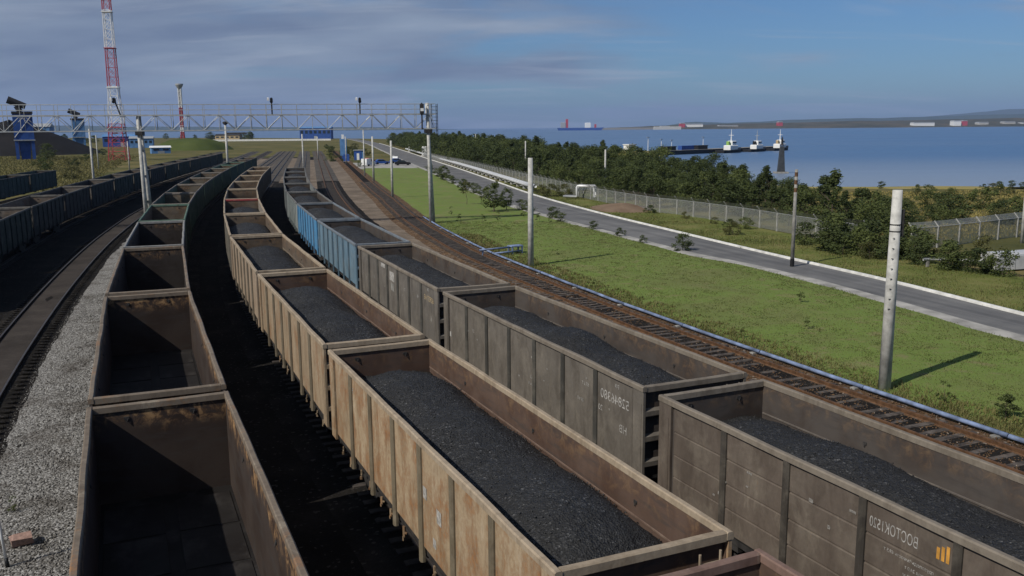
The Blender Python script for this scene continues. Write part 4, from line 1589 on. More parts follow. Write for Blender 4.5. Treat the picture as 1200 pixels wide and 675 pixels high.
def gantry():
    g = empty('signal_gantry', 'long grey lattice signal gantry with handrail spanning all the sidings', 'gantry', (GA.x, GA.y, 0), math.atan2(GD.y, GD.x))
    span = (GB - GA).length
    x0, x1 = -30.0, span + 0.7
    zb, zt, zr = 9.98, 11.45, 12.5
    for sy in (-0.65, 0.65):
        m = MB()
        m.box(x0, x1, sy - 0.05, sy + 0.05, zb - 0.05, zb + 0.05)
        m.box(x0, x1, sy - 0.06, sy + 0.06, zt - 0.06, zt + 0.05)
        link('chord_pair', m.mesh('chord_pair', 'steel_grey'), g)
        m = MB()
        x = x0
        i = 0
        while x < x1 - 0.5:
            xn = min(x + 1.5, x1)
            m.tube((x, sy, zb), (x, sy, zt), 0.034, n=5, caps=False)
            a, b = (zb, zt) if i % 2 == 0 else (zt, zb)
            m.tube((x, sy, a), (xn, sy, b), 0.03, n=5, caps=False)
            x = xn
            i += 1
        tag(link('lattice', m.mesh('lattice', 'steel_grey'), g), kind='stuff')
        m = MB()
        m.tube((x0, sy, zr), (x1, sy, zr), 0.024, n=6)
        m.tube((x0, sy, (zr + zt) / 2), (x1, sy, (zr + zt) / 2), 0.018, n=5)
        x = x0
        while x <= x1:
            m.tube((x, sy, zt), (x, sy, zr), 0.024, n=5, caps=False)
            x += 1.5
        tag(link('handrail', m.mesh('handrail', 'steel_grey'), g), kind='stuff')
    m = MB()
    x = x0
    while x < x1:
        m.box(x, x + 0.09, -0.6, 0.6, zb + 0.0, zb + 0.06)
        x += 1.5
    m.box(x0, x1, -0.3, 0.3, zt + 0.055, zt + 0.08)
    link('walkway', m.mesh('walkway', 'steel_grey'), g)
    for lx, top in ((0.0, 11.4), (span, 12.6), (-26.0, 11.4)):
        for sy in (-0.45, 0.45):
            link('leg', MB().tube((lx + 0.35 * (sy > 0), sy, 0), (lx - 0.1, sy * 0.9, top), 0.21, 0.16, 12).mesh('leg', 'concrete', True), g)
        link('leg_head', MB().box(lx - 0.4, lx + 0.25, -0.7, 0.7, zb - 0.45, zb - 0.06).mesh('leg_head', 'steel_dark'), g)
        b = MB()
        for z in (3.0, 5.5, 8.0):
            b.box(lx - 0.05, lx + 0.15, -0.5, 0.5, z, z + 0.16)
        link('brace', b.mesh('brace', 'concrete_dark'), g)
    # end cage and ladder at the road side
    c = MB()
    for xx in (span + 0.3, span + 0.9):
        for sy in (-0.5, 0.5):
            c.tube((xx, sy, zb - 0.6), (xx, sy, zr), 0.035, n=5)
    for z in np.arange(9.4, 12.5, 0.35):
        c.tube((span + 0.9, -0.5, z), (span + 0.9, 0.5, z), 0.02, n=5)
        c.tube((span + 0.3, -0.5, z), (span + 0.9, -0.5, z), 0.02, n=5)
    link('ladder_cage', c.mesh('ladder_cage', 'steel_dark'), g)
    return span


GSPAN = gantry()


def signal(t, label, tilt=0.0, white=False):
    p = GA + GD * t
    s = empty('railway_signal', label, 'signal', (p.x, p.y, 0), math.atan2(GD.y, GD.x), 'signals on the gantry')
    link('stem', MB().tube((0, -0.5, 11.4), (tilt, -0.55, 12.9), 0.07, n=8).mesh('stem', 'steel_dark'), s)
    h = MB()
    h.box(tilt - 0.13, tilt + 0.13, -0.72, -0.48, 12.65, 13.1, 0.05)
    h.tube((tilt, -0.75, 13.05), (tilt, -1.05, 13.0), 0.10, 0.11, 10)
    h.tube((tilt, -0.75, 12.78), (tilt, -1.05, 12.73), 0.13, 0.15, 10)
    link('lamp_head', h.mesh('lamp_head', 'black'), s)
    link('lamp_visor', MB().box(tilt - 0.42, tilt - 0.22, -0.72, -0.48, 12.85, 13.15, 0.05).mesh('lamp_visor', 'white'), s)


signal(12.6, 'signal lamp standing on the gantry above the tan train')
signal(21.3, 'signal lamp standing on the gantry above the sandy tracks')
signal(-1.6, 'leaning signal lamp above the concrete gantry leg', -0.45)
b = GA + GD * (GSPAN - 0.75)
s_ = empty('hanging_signal', 'tall dark signal mast with white lamp at the road end of the gantry', 'signal', (b.x, b.y, 0), math.atan2(GD.y, GD.x))
link('mast', MB().tube((0, -0.72, 9.9), (0, -0.72, 12.6), 0.08, n=8).mesh('mast', 'steel_dark'), s_)
link('lamp_head', MB().box(-0.2, 0.2, -1.0, -0.65, 11.5, 12.5, 0.05).mesh('lamp_head', 'steel_dark'), s_)
link('lamp', MB().box(-0.16, 0.16, -1.06, -0.995, 11.75, 12.05).mesh('lamp', 'white'), s_)


# ------------------------------------------------------------------ trees, shrubs
def crown_mesh(name, h, rx, n, leaf, mat, seed, conifer=False, low=0.25):
    """leaf clumps spread through an uneven crown"""
    rng = np.random.default_rng(seed)
    nclump = max(6, int(n / 60))
    cs = []
    for i in range(nclump):
        if conifer:
            t = rng.random() ** 0.8
            z = h * (low * 0.4 + (1 - low * 0.4) * t)
            r = rx * (1 - t) ** 0.75 * math.sqrt(rng.random()) + 0.05
        else:
            t = rng.random()
            z = h * (low + (1 - low) * t)
            r = rx * math.sqrt(max(0.05, 1 - (2 * t - 0.9) ** 2)) * rng.random() ** 0.45
        a = rng.random() * 6.283
        cs.append((r * math.cos(a), r * math.sin(a), z, (0.30 if not conifer else 0.22) * rx * (0.6 + 0.7 * rng.random())))
    cs = np.array(cs)
    idx = rng.integers(0, nclump, n)
    c = cs[idx]
    d = rng.normal(0, 1, (n, 3))
    d /= np.linalg.norm(d, axis=1)[:, None]
    rad = c[:, 3] * rng.random(n) ** 0.4
    ct = c[:, :3] + d * rad[:, None] * np.array([1.15, 1.15, 0.75])
    ct[:, 2] = np.maximum(ct[:, 2], 0.05)
    nrm = d * 0.6 + rng.normal(0, 0.6, (n, 3)) + np.array([0, 0, 0.35])
    nrm /= np.linalg.norm(nrm, axis=1)[:, None]
    ref = np.where(np.abs(nrm[:, 2:3]) < 0.9, np.array([[0, 0, 1.0]]), np.array([[1.0, 0, 0]]))
    u = np.cross(nrm, ref)
    u /= np.linalg.norm(u, axis=1)[:, None]
    w = np.cross(nrm, u)
    s = leaf * (0.6 + 0.8 * rng.random((n, 1)))
    q = np.stack([ct - u * s, ct - w * s * 0.55, ct + u * s, ct + w * s * 0.55], 1).reshape(-1, 3)
    f = np.arange(4 * n).reshape(-1, 4)
    return arrays_mesh(name, q, f, mat)


def trunk_mesh(h, r, seed, limbs=6):
    rng = random.Random(seed)
    m = MB()
    pts = [(0, 0, -0.05)]
    for k in range(1, 4):
        pts.append((rng.uniform(-.08, .08) * h * k / 3, rng.uniform(-.08, .08) * h * k / 3, h * 0.8 * k / 3))
    for k in range(3):
        m.tube(pts[k], pts[k + 1], r * (1 - 0.27 * k), r * (0.73 - 0.27 * k), 7, False)
    for k in range(limbs):
        z = h * rng.uniform(0.25, 0.7)
        a = rng.uniform(0, 6.28)
        L = h * rng.uniform(0.15, 0.28)
        m.tube((0, 0, z), (L * math.cos(a), L * math.sin(a), z + L * 0.8), r * 0.38, r * 0.1, 5, False)
    return m.mesh('trunk', 'bark')


TREES = {}
for i in range(5):
    TREES['broad%d' % i] = (crown_mesh('crown', 5.0, 2.35 + 0.18 * i, 3400, 0.125, 'leaf_mid' if i % 2 else 'leaf_dark', 100 + i, False, 0.12), trunk_mesh(4.2, 0.12, i))
for i in range(3):
    TREES['pine%d' % i] = (crown_mesh('crown', 5.4, 1.9, 2600, 0.12, 'leaf_dark', 200 + i, True, 0.3), trunk_mesh(5.0, 0.11, 20 + i))
for i in range(3):
    TREES['shrub%d' % i] = (crown_mesh('crown', 2.0, 1.5, 1500, 0.085, ['leaf_mid', 'leaf_dark', 'leaf_olive'][i], 300 + i, False, 0.03), trunk_mesh(1.3, 0.05, 40 + i))
for i in range(2):
    TREES['sapling%d' % i] = (crown_mesh('crown', 1.2, 0.5, 260, 0.05, 'leaf_mid', 400 + i, False, 0.2), trunk_mesh(1.0, 0.02, 60 + i, 4))
TREES['young'] = (crown_mesh('crown', 2.4, 0.95, 1500, 0.075, 'leaf_mid', 501, False, 0.2), trunk_mesh(2.0, 0.06, 71, 5))
TREES['spindly'] = (crown_mesh('crown', 1.5, 0.45, 220, 0.055, 'leaf_olive', 502, False, 0.45), trunk_mesh(1.4, 0.02, 72, 5))
TREES['fir'] = (crown_mesh('crown', 1.5, 0.75, 1600, 0.05, 'leaf_dark', 503, True, 0.1), trunk_mesh(1.3, 0.04, 73, 5))


def plant(kind, name, x, y, sc, label, cat, group=None, z=0.0):
    c, t = TREES[kind]
    o = empty(name, label, cat, (x, y, z), random.uniform(0, 6.28), group)
    o.scale = (sc * random.uniform(0.9, 1.15), sc * random.uniform(0.9, 1.15), sc * random.uniform(0.9, 1.1))
    link('crown', c, o)
    link('trunk', t, o)
    return o


FENCE = Path([(-85, 600), (-58, 465), (-27, 300), (-7.7, 212), (3.4, 160), (10.2, 128), (16.5, 107), (19.6, 101), (23.4, 92), (27.2, 80), (31.2, 70.5)][::-1])


def tree_belt():
    random.seed(21)
    # the belt between fence and shore, denser and taller towards the bend
    n = 0
    for row in range(11):
        s = 6.0
        while s < FENCE.L - 40:
            p0 = FENCE.at(s)
            y = p0.y
            step = 3.3 + y * 0.020 + row * 0.3
            d = 3.2 + row * (2.5 + 0.004 * y) + random.uniform(-.9, .9)
            maxd = np.interp(y, [70, 90, 110, 150, 220, 320, 500], [6, 13, 24, 32, 34, 32, 22])
            if d < maxd:
                p = FENCE.off(s, d)
                h = np.interp(y, [70, 95, 130, 200, 300, 500], [0.55, 0.74, 0.80, 1.0, 1.25, 1.3]) * random.uniform(0.78, 1.18)
                k = random.random()
                if k < 0.34:
                    plant('pine%d' % random.randrange(3), 'conifer', p.x, p.y, h, 'dark pointed conifer in the tree belt between fence and sea', 'tree', 'conifers of the tree belt')
                else:
                    plant('broad%d' % random.randrange(5), 'broadleaf_tree', p.x, p.y, h, 'dense green broadleaf tree in the belt between fence and sea', 'tree', 'broadleaf trees of the tree belt')
                n += 1
            s += step * random.uniform(0.8, 1.25)
    # thicket round the fence corner and the low ground
    for x, y, sc, kd in [(26.0, 69.5, 0.9, 1), (27.6, 68.6, 0.85, 0), (29.0, 66.5, 1.05, 1), (30.2, 65.2, 0.9, 0), (31.2, 62.8, 0.85, 1), (28.2, 71.5, 1.2, 1), (26.6, 73.0, 1.3, 0), (29.6, 69.0, 1.1, 1), (32.0, 59.4, 0.6, 0), (24.8, 75.0, 0.9, 1), (31.6, 67.0, 0.8, 2), (27.0, 66.8, 0.6, 2), (35.4, 66.0, 0.9, 2), (30.9, 60.3, 0.7, 0), (25.4, 71.6, 0.8, 0)]:
        plant('shrub%d' % kd, 'shrub', x, y, sc, 'shrub in the dark thicket between the road and the fence corner', 'shrub', 'thicket at the fence corner')
    for x, y, sc, kd in [(25.6, 71.4, 1.0, 1), (27.1, 68.8, 0.95, 0), (28.4, 66.3, 1.0, 1), (29.5, 63.8, 0.9, 1), (30.4, 61.4, 0.95, 0), (31.4, 59.8, 0.8, 1), (32.4, 58.2, 0.8, 0), (28.6, 70.4, 1.15, 1), (30.2, 67.6, 1.1, 0), (26.9, 74.6, 1.2, 1), (33.0, 55.4, 0.62, 1)]:
        plant('shrub%d' % kd, 'shrub', x, y, sc, 'shrub in the dark thicket between the road and the fence corner', 'shrub', 'thicket at the fence corner')
    for x, y, sc in [(39, 92, 1.1), (42, 90, 1.0), (46, 93, 1.3), (50, 91, 1.1), (54, 95, 1.3), (58, 98, 1.2), (48, 100, 1.2), (41, 99, 1.1), (56, 106, 1.2), (64, 104, 1.2), (68, 112, 1.2), (37, 88, 0.9), (52, 112, 1.0), (44, 108, 1.1)]:
        plant('shrub%d' % random.choice((0, 1)), 'shore_shrub', x, y, sc, 'large dark green bush behind the fence before the shore', 'shrub', 'dark bushes behind the fence', -0.1)
    plant('pine1', 'conifer', 30.2, 84.0, 0.98, 'tallest dark conifer standing apart before the sandy shore', 'tree')
    plant('pine0', 'conifer', 33.6, 86.5, 0.72, 'smaller conifer beside the tallest one before the shore', 'tree')
    plant('fir', 'young_fir', 35.6, 55.8, 1.75, 'bushy dark fir in front of the silver duct', 'tree')
    plant('fir', 'young_fir', 37.2, 56.6, 1.5, 'second bushy fir at the picture edge by the silver duct', 'tree')
    for i in range(110):
        x, y = 37 + 75 * random.random(), 84 + 62 * random.random() ** 1.6
        if x > 60 + (y - 84) * 0.9 or (x < 46 and y < 90):
            continue
        plant('shrub%d' % random.randrange(3), 'shore_shrub', x, y, random.uniform(0.35, 0.85), 'low bush on the grassy ground before the shore', 'shrub', 'bushes before the shore', -0.1)
    for x, y in [(16.2, 104.0), (19.0, 97.5), (21.0, 92.0), (21.8, 89.0), (22.8, 86.8), (20.4, 82.0)]:
        plant('shrub%d' % random.randrange(3), 'verge_shrub', x, y, random.uniform(0.35, 0.62), 'small bush at the foot of the chain link fence', 'shrub', 'small bushes along the fence')
    for x, y, sc in [(5.8, 131.0, 0.95), (8.0, 133.5, 0.8), (4.5, 137, 0.7)]:
        plant('shrub2', 'shrub', x, y, sc, 'olive bush beside the pipe portal', 'shrub', 'bushes by the pipe portal')
    # field plants
    plant('young', 'young_tree', -2.1, 107.4, 1.55, 'round young tree on the grass beside the road', 'tree')
    plant('young', 'young_tree', -0.6, 109.5, 1.05, 'smaller young tree behind the round one on the grass', 'tree')
    plant('spindly', 'sapling', -5.9, 118.4, 2.1, 'spindly sapling on the grass near the round tree', 'sapling')
    plant('young', 'roadside_tree', -13.0, 174.0, 1.25, 'small conical tree at the far road edge', 'tree')
    for y, e, sc in [(124, 0.6, 0.9), (112, 0.5, 1.0), (101.5, 0.3, 1.05), (97.5, 0.9, 0.8), (141, 0.6, 1.2), (153, 0.4, 1.2), (166, 0.8, 1.2), (190, 0.5, 1.4), (178, 0.7, 1.2), (90, 0.5, 0.7), (205, 0.9, 1.6), (118, 1.2, 0.85), (84, 0.4, 0.6), (79, 0.6, 0.5), (131, 1.0, 1.1), (106, 1.3, 0.8), (147, 1.4, 1.0)]:
        p = ROAD_R.off(ROAD_R.s_at_y(y), -road_w(y) - e)
        plant('shrub%d' % random.choice((0, 1)), 'roadside_bush', p.x, p.y, sc * 0.62, 'dark bush growing at the grass edge of the road', 'shrub', 'bushes along the road edge')
    plant('shrub1', 'roadside_bush', 13.9, 72.2, 0.62, 'grey green bush where the pale shoulder ends at the road', 'shrub')
    for x, y, sc in [(-5.4, 94.8, 0.9), (-3.1, 94.6, 0.8), (1.4, 100.7, 1.1), (3.0, 95.0, 0.8), (4.0, 93.8, 0.7), (16.3, 49.6, 0.62), (14.7, 43.3, 0.5), (11.0, 41.4, 0.45), (15.7, 31.3, 0.6), (-1.5, 97, 0.8), (3.6, 70, .4), (5.2, 55.2, .5), (-7, 104, .8)]:
        plant('sapling%d' % random.randrange(2), 'weed_plant', x, y, sc, 'small weed clump standing out of the short grass', 'plant', 'weed clumps on the field')
    plant('fir', 'young_fir', 16.9, 29.4, 0.62, 'little dark fir on the grass near the picture edge', 'tree')
    plant('fir', 'young_fir', 17.6, 28.9, 0.5, 'second little fir beside the first on the grass', 'tree')
    plant('sapling0', 'weed_plant', -13.25, 22.3, 0.35, 'green weed tuft on the gravel by the white post', 'plant')
    # meadow behind the yard
    for i in range(46):
        y = 170 + 260 * random.random()
        x = -0.36 * y - 22 - (0.30 * y) * random.random()
        plant('shrub%d' % random.randrange(3), 'meadow_bush', x, y, random.uniform(0.5, 1.5), 'bush on the dry meadow behind the yard', 'shrub', 'bushes on the meadow')
    plant('broad1', 'meadow_tree', -163.0, 318.0, 1.1, 'round bush tree beside the big blue hopper tower', 'tree')
    for i in range(26):
        y = 240 + 260 * random.random()
        x = -0.198 * y + random.uniform(-4, 14)
        if x > -0.16 * y:
            continue
        plant('shrub%d' % random.randrange(3), 'slope_bush', x, y, random.uniform(0.6, 1.5), 'bush on the green slope between far tracks and road', 'shrub', 'bushes on the far slope')
    for i in range(90):
        x = -120 - 900 * random.random()
        y = 640 + 500 * random.random()
        if abs(x + 0.235 * y) < 26 or x > -0.2 * y:
            continue
        plant('broad%d' % random.randrange(5), 'far_tree', x, y, random.uniform(0.8, 1.6), 'distant tree low on the hazy land behind the yard', 'tree', 'distant trees behind the yard')
    return n


tree_belt()


def meadow_pos():
    y = 150 + 220 * random.random()
    x = -0.36 * y - 20 - 0.28 * y * random.random()
    return (x, y, 0.0)


grass_blades('meadow_grass', 'tall dry grass of the meadow behind the yard', 9000, meadow_pos, 0.15, 0.45, 'blade_dry', 5, 0.6, 0.02)


# ------------------------------------------------------------------ fences
def fence(path, s0, s1, label, bay=3.0, h=1.75):
    t = empty('chain_link_fence', label, 'fence', (0, 0, 0), 0, 'fences along the tree belt')
    n = int((s1 - s0) / bay)
    post = MB()
    post.box(-0.06, 0.06, -0.06, 0.06, 0, h)
    post.add([(-0.05, -0.05, h), (0.05, -0.05, h), (0.05, 0.05, h), (-0.05, 0.05, h), (-0.42, -0.04, h + 0.42), (-0.36, -0.04, h + 0.47), (-0.36, 0.04, h + 0.47), (-0.42, 0.04, h + 0.42)], [(0, 1, 5, 4), (1, 2, 6, 5), (2, 3, 7, 6), (3, 0, 4, 7), (4, 5, 6, 7)])
    pm = post.mesh('fence_post', 'post_grey')
    panel = MB()
    panel.add([(0, 0, 0.05), (bay, 0, 0.05), (bay, 0, h), (0, 0, h), (bay, 0.38, h + 0.42), (0, 0.38, h + 0.42)], [(0, 1, 2, 3), (3, 2, 4, 5)])
    wm = panel.mesh('mesh_panel', 'chain')
    rail = MB().tube((0, 0, h), (bay, 0, h), 0.025, n=5).mesh('fence_rail', 'steel_grey')
    for i in range(n):
        a, b = path.at(s0 + i * bay), path.at(s0 + (i + 1) * bay)
        d = b - a
        rz = math.atan2(d.y, d.x)
        link('fence_post', pm, t, (a.x, a.y, 0), rz - math.pi / 2)
        link('mesh_panel', wm, t, (a.x, a.y, 0), rz, scale=(d.length / bay, 1, 1))
        link('fence_rail', rail, t, (a.x, a.y, 0), rz, scale=(d.length / bay, 1, 1))


fence(FENCE, 4.0, 260.0, 'grey chain link fence with bent concrete posts between road verge and trees')
FENCE2 = Path([(70, 97), (58, 89), (50, 82.5), (43, 78), (38.7, 75.2), (34.5, 72.6), (31.8, 71.4)][::-1])
fence(FENCE2, 0.5, FENCE2.L - 1, 'chain link fence with bent posts running off behind the thicket towards the shore')


# ------------------------------------------------------------------ pipelines
def pipeline():
    off = 1.5
    s0, s1 = ROAD_R.s_at_y(141), ROAD_R.s_at_y(420)
    t = empty('white_pipeline', 'white insulated pipeline on short concrete legs beside the road', 'pipeline', (0, 0, 0))
    sup = MB()
    sup.box(-0.28, 0.28, -0.2, 0.2, 0, 0.55, 0.03)
    sup.box(-0.75, 0.75, -0.12, 0.12, 0.55, 0.66)
    sm = sup.mesh('support_leg', 'concrete')
    for d in (off - 0.3, off + 0.35):
        pts = []
        for s in np.arange(s0, s1, 5.0):
            p = ROAD_R.off(s, d)
            pts.append((p.x, p.y, 0.92))
        link('pipe', MB().sweep(pts, 0.26, 10).mesh('pipe', 'insulation', True), t)
    s = s0 + 1.0
    while s < ROAD_R.s_at_y(330):
        p, dr = ROAD_R.off(s, off), ROAD_R.dir(s)
        link('support_leg', sm, t, (p.x, p.y, 0), math.atan2(dr.y, dr.x) - math.pi / 2)
        s += 6.0
    # expansion portal
    t = empty('pipe_portal', 'white pipe portal rising like a gate beside the earth mound', 'pipeline', (10.4, 126.2, 0), -0.35)
    for dy in (0.0, 0.75):
        m = MB()
        m.sweep([(-3.2, dy, 0.35), (-1.25, dy, 0.35), (-1.2, dy, 0.4), (-1.2, dy, 1.7), (-1.1, dy, 1.85), (1.2, dy, 1.85), (1.3, dy, 1.7), (1.3, dy, 0.3)], 0.17, 10)
        link('pipe_bend', m.mesh('pipe_bend', 'insulation', True), t)
    link('portal_frame', MB().box(-1.4, 1.5, 0.3, 0.45, 1.35, 1.5).mesh('portal_frame', 'white'), t)
    # silver duct at the picture edge with a thin pipe leading to it
    t = empty('silver_duct', 'large silver insulated duct with a flat end beyond the bushes', 'pipeline', (32.9, 60.9, 0), 0.30)
    m = MB()
    out = []
    for k in range(9):
        a = math.pi * k / 8
        out.append((0.75 * math.copysign(abs(math.cos(a)) ** 0.45, math.cos(a)), 1.05 + 0.22 * max(0.0, math.sin(a)) ** 0.6))
    out += [(-0.75, 0.12), (0.75, 0.12)]
    m.prism(out, 'x', 0.0, 16.0)
    link('duct', fix_normals(m.mesh('duct', 'insulation')), t)
    for k in range(5):
        link('duct_seam', MB().prism([(p[0] * 1.012, 0.72 + (p[1] - 0.72) * 1.012) for p in out], 'x', 3.0 * k + 1.5, 3.0 * k + 1.56).mesh('duct_seam', 'steel_grey'), t)
    for k in range(4):
        link('saddle', MB().box(k * 4 + 0.5, k * 4 + 0.9, -0.6, 0.6, 0, 0.118).mesh('saddle', 'concrete_dark'), t)
    t = empty('thin_pipe', 'thin pale pipe on low stands leading to the silver duct', 'pipeline', (32.9, 60.9, 0), 0.30)
    link('pipe', MB().sweep([(-3.2, 2.6, 0.6), (-1.5, 2.0, 0.6), (-0.05, 0.2, 0.6)], 0.11, 8).mesh('pipe', 'insulation', True), t)
    for x, y in ((-2.9, 2.5), (-1.6, 2.05)):
        link('stand', MB().box(x - 0.08, x + 0.08, y - 0.08, y + 0.08, 0, 0.49).mesh('stand', 'concrete_dark'), t)


pipeline()


def earth_heap(name, label, x, y, rx, ry, h, mat, seed, n=28, kind=None, cat='mound', power=1.4):
    vs, fs = [], []
    rings = 10
    for j in range(rings + 1):
        t = j / rings
        for k in range(n):
            a = 2 * math.pi * k / n
            e = 1 + 0.18 * nz(math.cos(a) * 1.7, math.sin(a) * 1.7, seed)
            z = h * (1 - t ** power) * (1 + 0.10 * nz(a * 2, t * 3, seed + 4))
            vs.append((rx * t * e * math.cos(a), ry * t * e * math.sin(a), max(z, 0.0) - 0.02))
    for j in range(rings):
        for k in range(n):
            fs.append((j * n + k, (j + 1) * n + k, (j + 1) * n + (k + 1) % n, j * n + (k + 1) % n))
    o = link(name, arrays_mesh(name, np.array(vs), np.array(fs), mat, True), None, (x, y, 0))
    return tag(o, label, cat, None, kind)


earth_heap('earth_mound', 'low mound of bare brown earth on the verge beside the fence', 13.6, 110.5, 4.2, 6.0, 0.75, 'earth', 3.0)

# ------------------------------------------------------------------ small things near the camera
br = MB()
br.box(-0.22, 0.22, -0.15, 0.15, -0.02, 0.22, 0.03)
random.seed(5)
br.v = [(x + random.uniform(-.05, .05), y + random.uniform(-.05, .05), z + random.uniform(-.02, .03)) for x, y, z in br.v]
tag(link('broken_brick', br.mesh('broken_brick', 'brick'), None, (-12.0, 20.35, 0.09), 0.6), 'broken reddish brick lump lying on the gravel near the white post', 'rubble')
mp = empty('marker_post', 'thin white marker post standing in the gravel at the picture edge', 'post', (-11.75, 19.25, 0.05))
link('shaft', MB().tube((0, 0, 0.22), (-0.12, 0.0, 1.75), 0.035, 0.035, 8).mesh('shaft', 'white', True), mp)
link('base', MB().tube((0.018, 0, 0.0), (0, 0, 0.225), 0.045, 0.042, 8).mesh('base', 'black', True), mp)

bt = empty('blue_trestle', 'low blue pipe trestle on the grass beside the rusty track', 'trestle', (-0.6, 70.6, 0), 0.55)
link('top_board', MB().box(0.5, 1.6, -0.35, 0.35, 0.62, 0.72, 0.02).mesh('top_board', 'pipe_blue'), bt)
link('rail_pipe', MB().tube((-2.2, 0.1, 0.55), (0.7, 0.0, 0.60), 0.07, n=8).mesh('rail_pipe', 'pipe_blue', True), bt)
link('rail_pipe', MB().tube((-1.2, -0.3, 0.25), (1.4, -0.3, 0.28), 0.07, n=8).mesh('rail_pipe', 'pipe_blue', True), bt)
for x, y in ((0.6, -0.3), (1.5, -0.3), (0.6, 0.3), (1.5, 0.3), (-1.9, 0.1)):
    link('leg', MB().box(x - 0.05, x + 0.05, y - 0.05, y + 0.05, -0.02, 0.62).mesh('leg', 'pipe_blue'), bt)


# ------------------------------------------------------------------ sign tower, kiosk and cars where the road meets the tracks
def car(x, y, rz, label, bodymat, kind='car'):
    c = empty(kind, label, 'van' if kind == 'van' else 'car', (x, y, 0), rz, 'vehicles parked at the far crossing')
    if kind == 'van':
        prof = [(-2.5, 0.35), (2.5, 0.35), (2.55, 0.9), (2.2, 1.15), (1.6, 1.25), (1.1, 2.0), (-2.45, 2.05), (-2.55, 1.0)]
        win = [(1.55, 1.28), (1.12, 1.88), (-0.2, 1.9), (-0.2, 1.28)]
    else:
        prof = [(-2.15, 0.3), (2.15, 0.3), (2.2, 0.65), (1.9, 0.82), (1.0, 0.92), (0.35, 1.42), (-1.1, 1.45), (-1.75, 0.98), (-2.2, 0.92)]
        win = [(0.92, 0.95), (0.34, 1.36), (-1.05, 1.38), (-1.6, 0.98)]
    link('body', fix_normals(MB().prism(prof, 'y', -0.85, 0.85).mesh('body', bodymat)), c)
    for sy in (-0.853, 0.853):
        link('side_window', fix_normals(MB().prism(win, 'y', sy - 0.004, sy + 0.004).mesh('side_window', 'glass')), c)
    w = MB().tube((0, -0.1, 0), (0, 0.1, 0), 0.33, n=16).mesh('wheel', 'rubber')
    for xx in (-1.4, 1.4):
        for sy in (-0.8, 0.8):
            link('wheel', w, c, (xx, sy, 0.33))
    link('windscreen', MB().box(win[0][0] + 0.02, win[0][0] + 0.05, -0.7, 0.7, win[0][1] - 0.03, win[0][1] + 0.25).mesh('windscreen', 'glass'), c)


m = ribbon(ROAD_R, [(-9.2, 0.03), (-26, 0.04)], ROAD_R.s_at_y(232), ROAD_R.s_at_y(275), 4)
tag(link('parking_ground', m.mesh('parking_ground', 'shoulder')), kind='structure')
car(-39.0, 247.0, 1.2, 'white van at the far crossing', 'white', 'van')
car(-37.0, 258.0, 0.4, 'dark blue car at the far crossing', 'blue')
car(-33.5, 266.0, 0.3, 'blue car behind the dark one at the far crossing', 'blue')
car(-42.5, 270.0, 1.0, 'red car behind the white van at the far crossing', 'red')
car(-30.0, 250.0, 0.2, 'black car nearest the road at the far crossing', 'black')
car(-36.5, 285.0, 1.6, 'white car on the road beyond the crossing', 'white')

st = empty('sign_tower', 'tall pale blue sign tower at the far end of the grass', 'sign', (-56.5, 305.0, 0), 0.2)
link('panel', MB().box(-1.1, 1.1, -0.4, 0.4, 1.2, 6.8, 0.05).mesh('panel', 'blue_pale'), st)
link('base', MB().box(-0.6, 0.6, -0.45, 0.45, 0, 1.2).mesh('base', 'blue'), st)
link('cap', MB().box(-0.5, 0.3, -0.3, 0.3, 6.8, 8.2, 0.05).mesh('cap', 'white'), st)
kb = empty('kiosk', 'dark blue kiosk with a pale blue side by the parked cars', 'kiosk', (-50.0, 297.0, 0), 0.1)
link('wall', MB().box(-1.5, 0.9, -1.4, 1.4, 0, 3.1).mesh('wall', 'blue'), kb)
link('side_panel', MB().box(0.905, 1.7, -1.3, 1.3, 0, 3.0).mesh('side_panel', 'blue_pale'), kb)
link('roof', MB().box(-1.7, 1.9, -1.6, 1.6, 3.11, 3.3).mesh('roof', 'steel_grey'), kb)
link('door', MB().box(-0.6, 0.2, -1.43, -1.405, 0.05, 2.2).mesh('door', 'white'), kb)
kb = empty('utility_cabinet', 'small blue cabinet on the grass below the sign tower', 'cabinet', (-51.4, 282.0, 0), 0.1)
link('case', MB().box(-0.9, 0.9, -0.6, 0.6, 0.2, 2.3, 0.08).mesh('case', 'blue'), kb)
link('plinth', MB().box(-1.0, 1.0, -0.7, 0.7, 0, 0.2).mesh('plinth', 'concrete'), kb)
for i, (x, y) in enumerate([(-21.5, 330), (-34, 398)]):
    o = empty('gate_pillar', ['white concrete pillar beside the far road', 'white pillar farther along the far road'][i], 'pillar', (x - 10, y, 0))
    link('shaft', MB().box(-0.9, 0.9, -0.9, 0.9, 0, 3.6, 0.2).mesh('shaft', 'white'), o)
    link('foot', MB().box(-1.3, 1.3, -1.3, 1.3, 0, 0.5, 0.1).mesh('foot', 'concrete'), o)


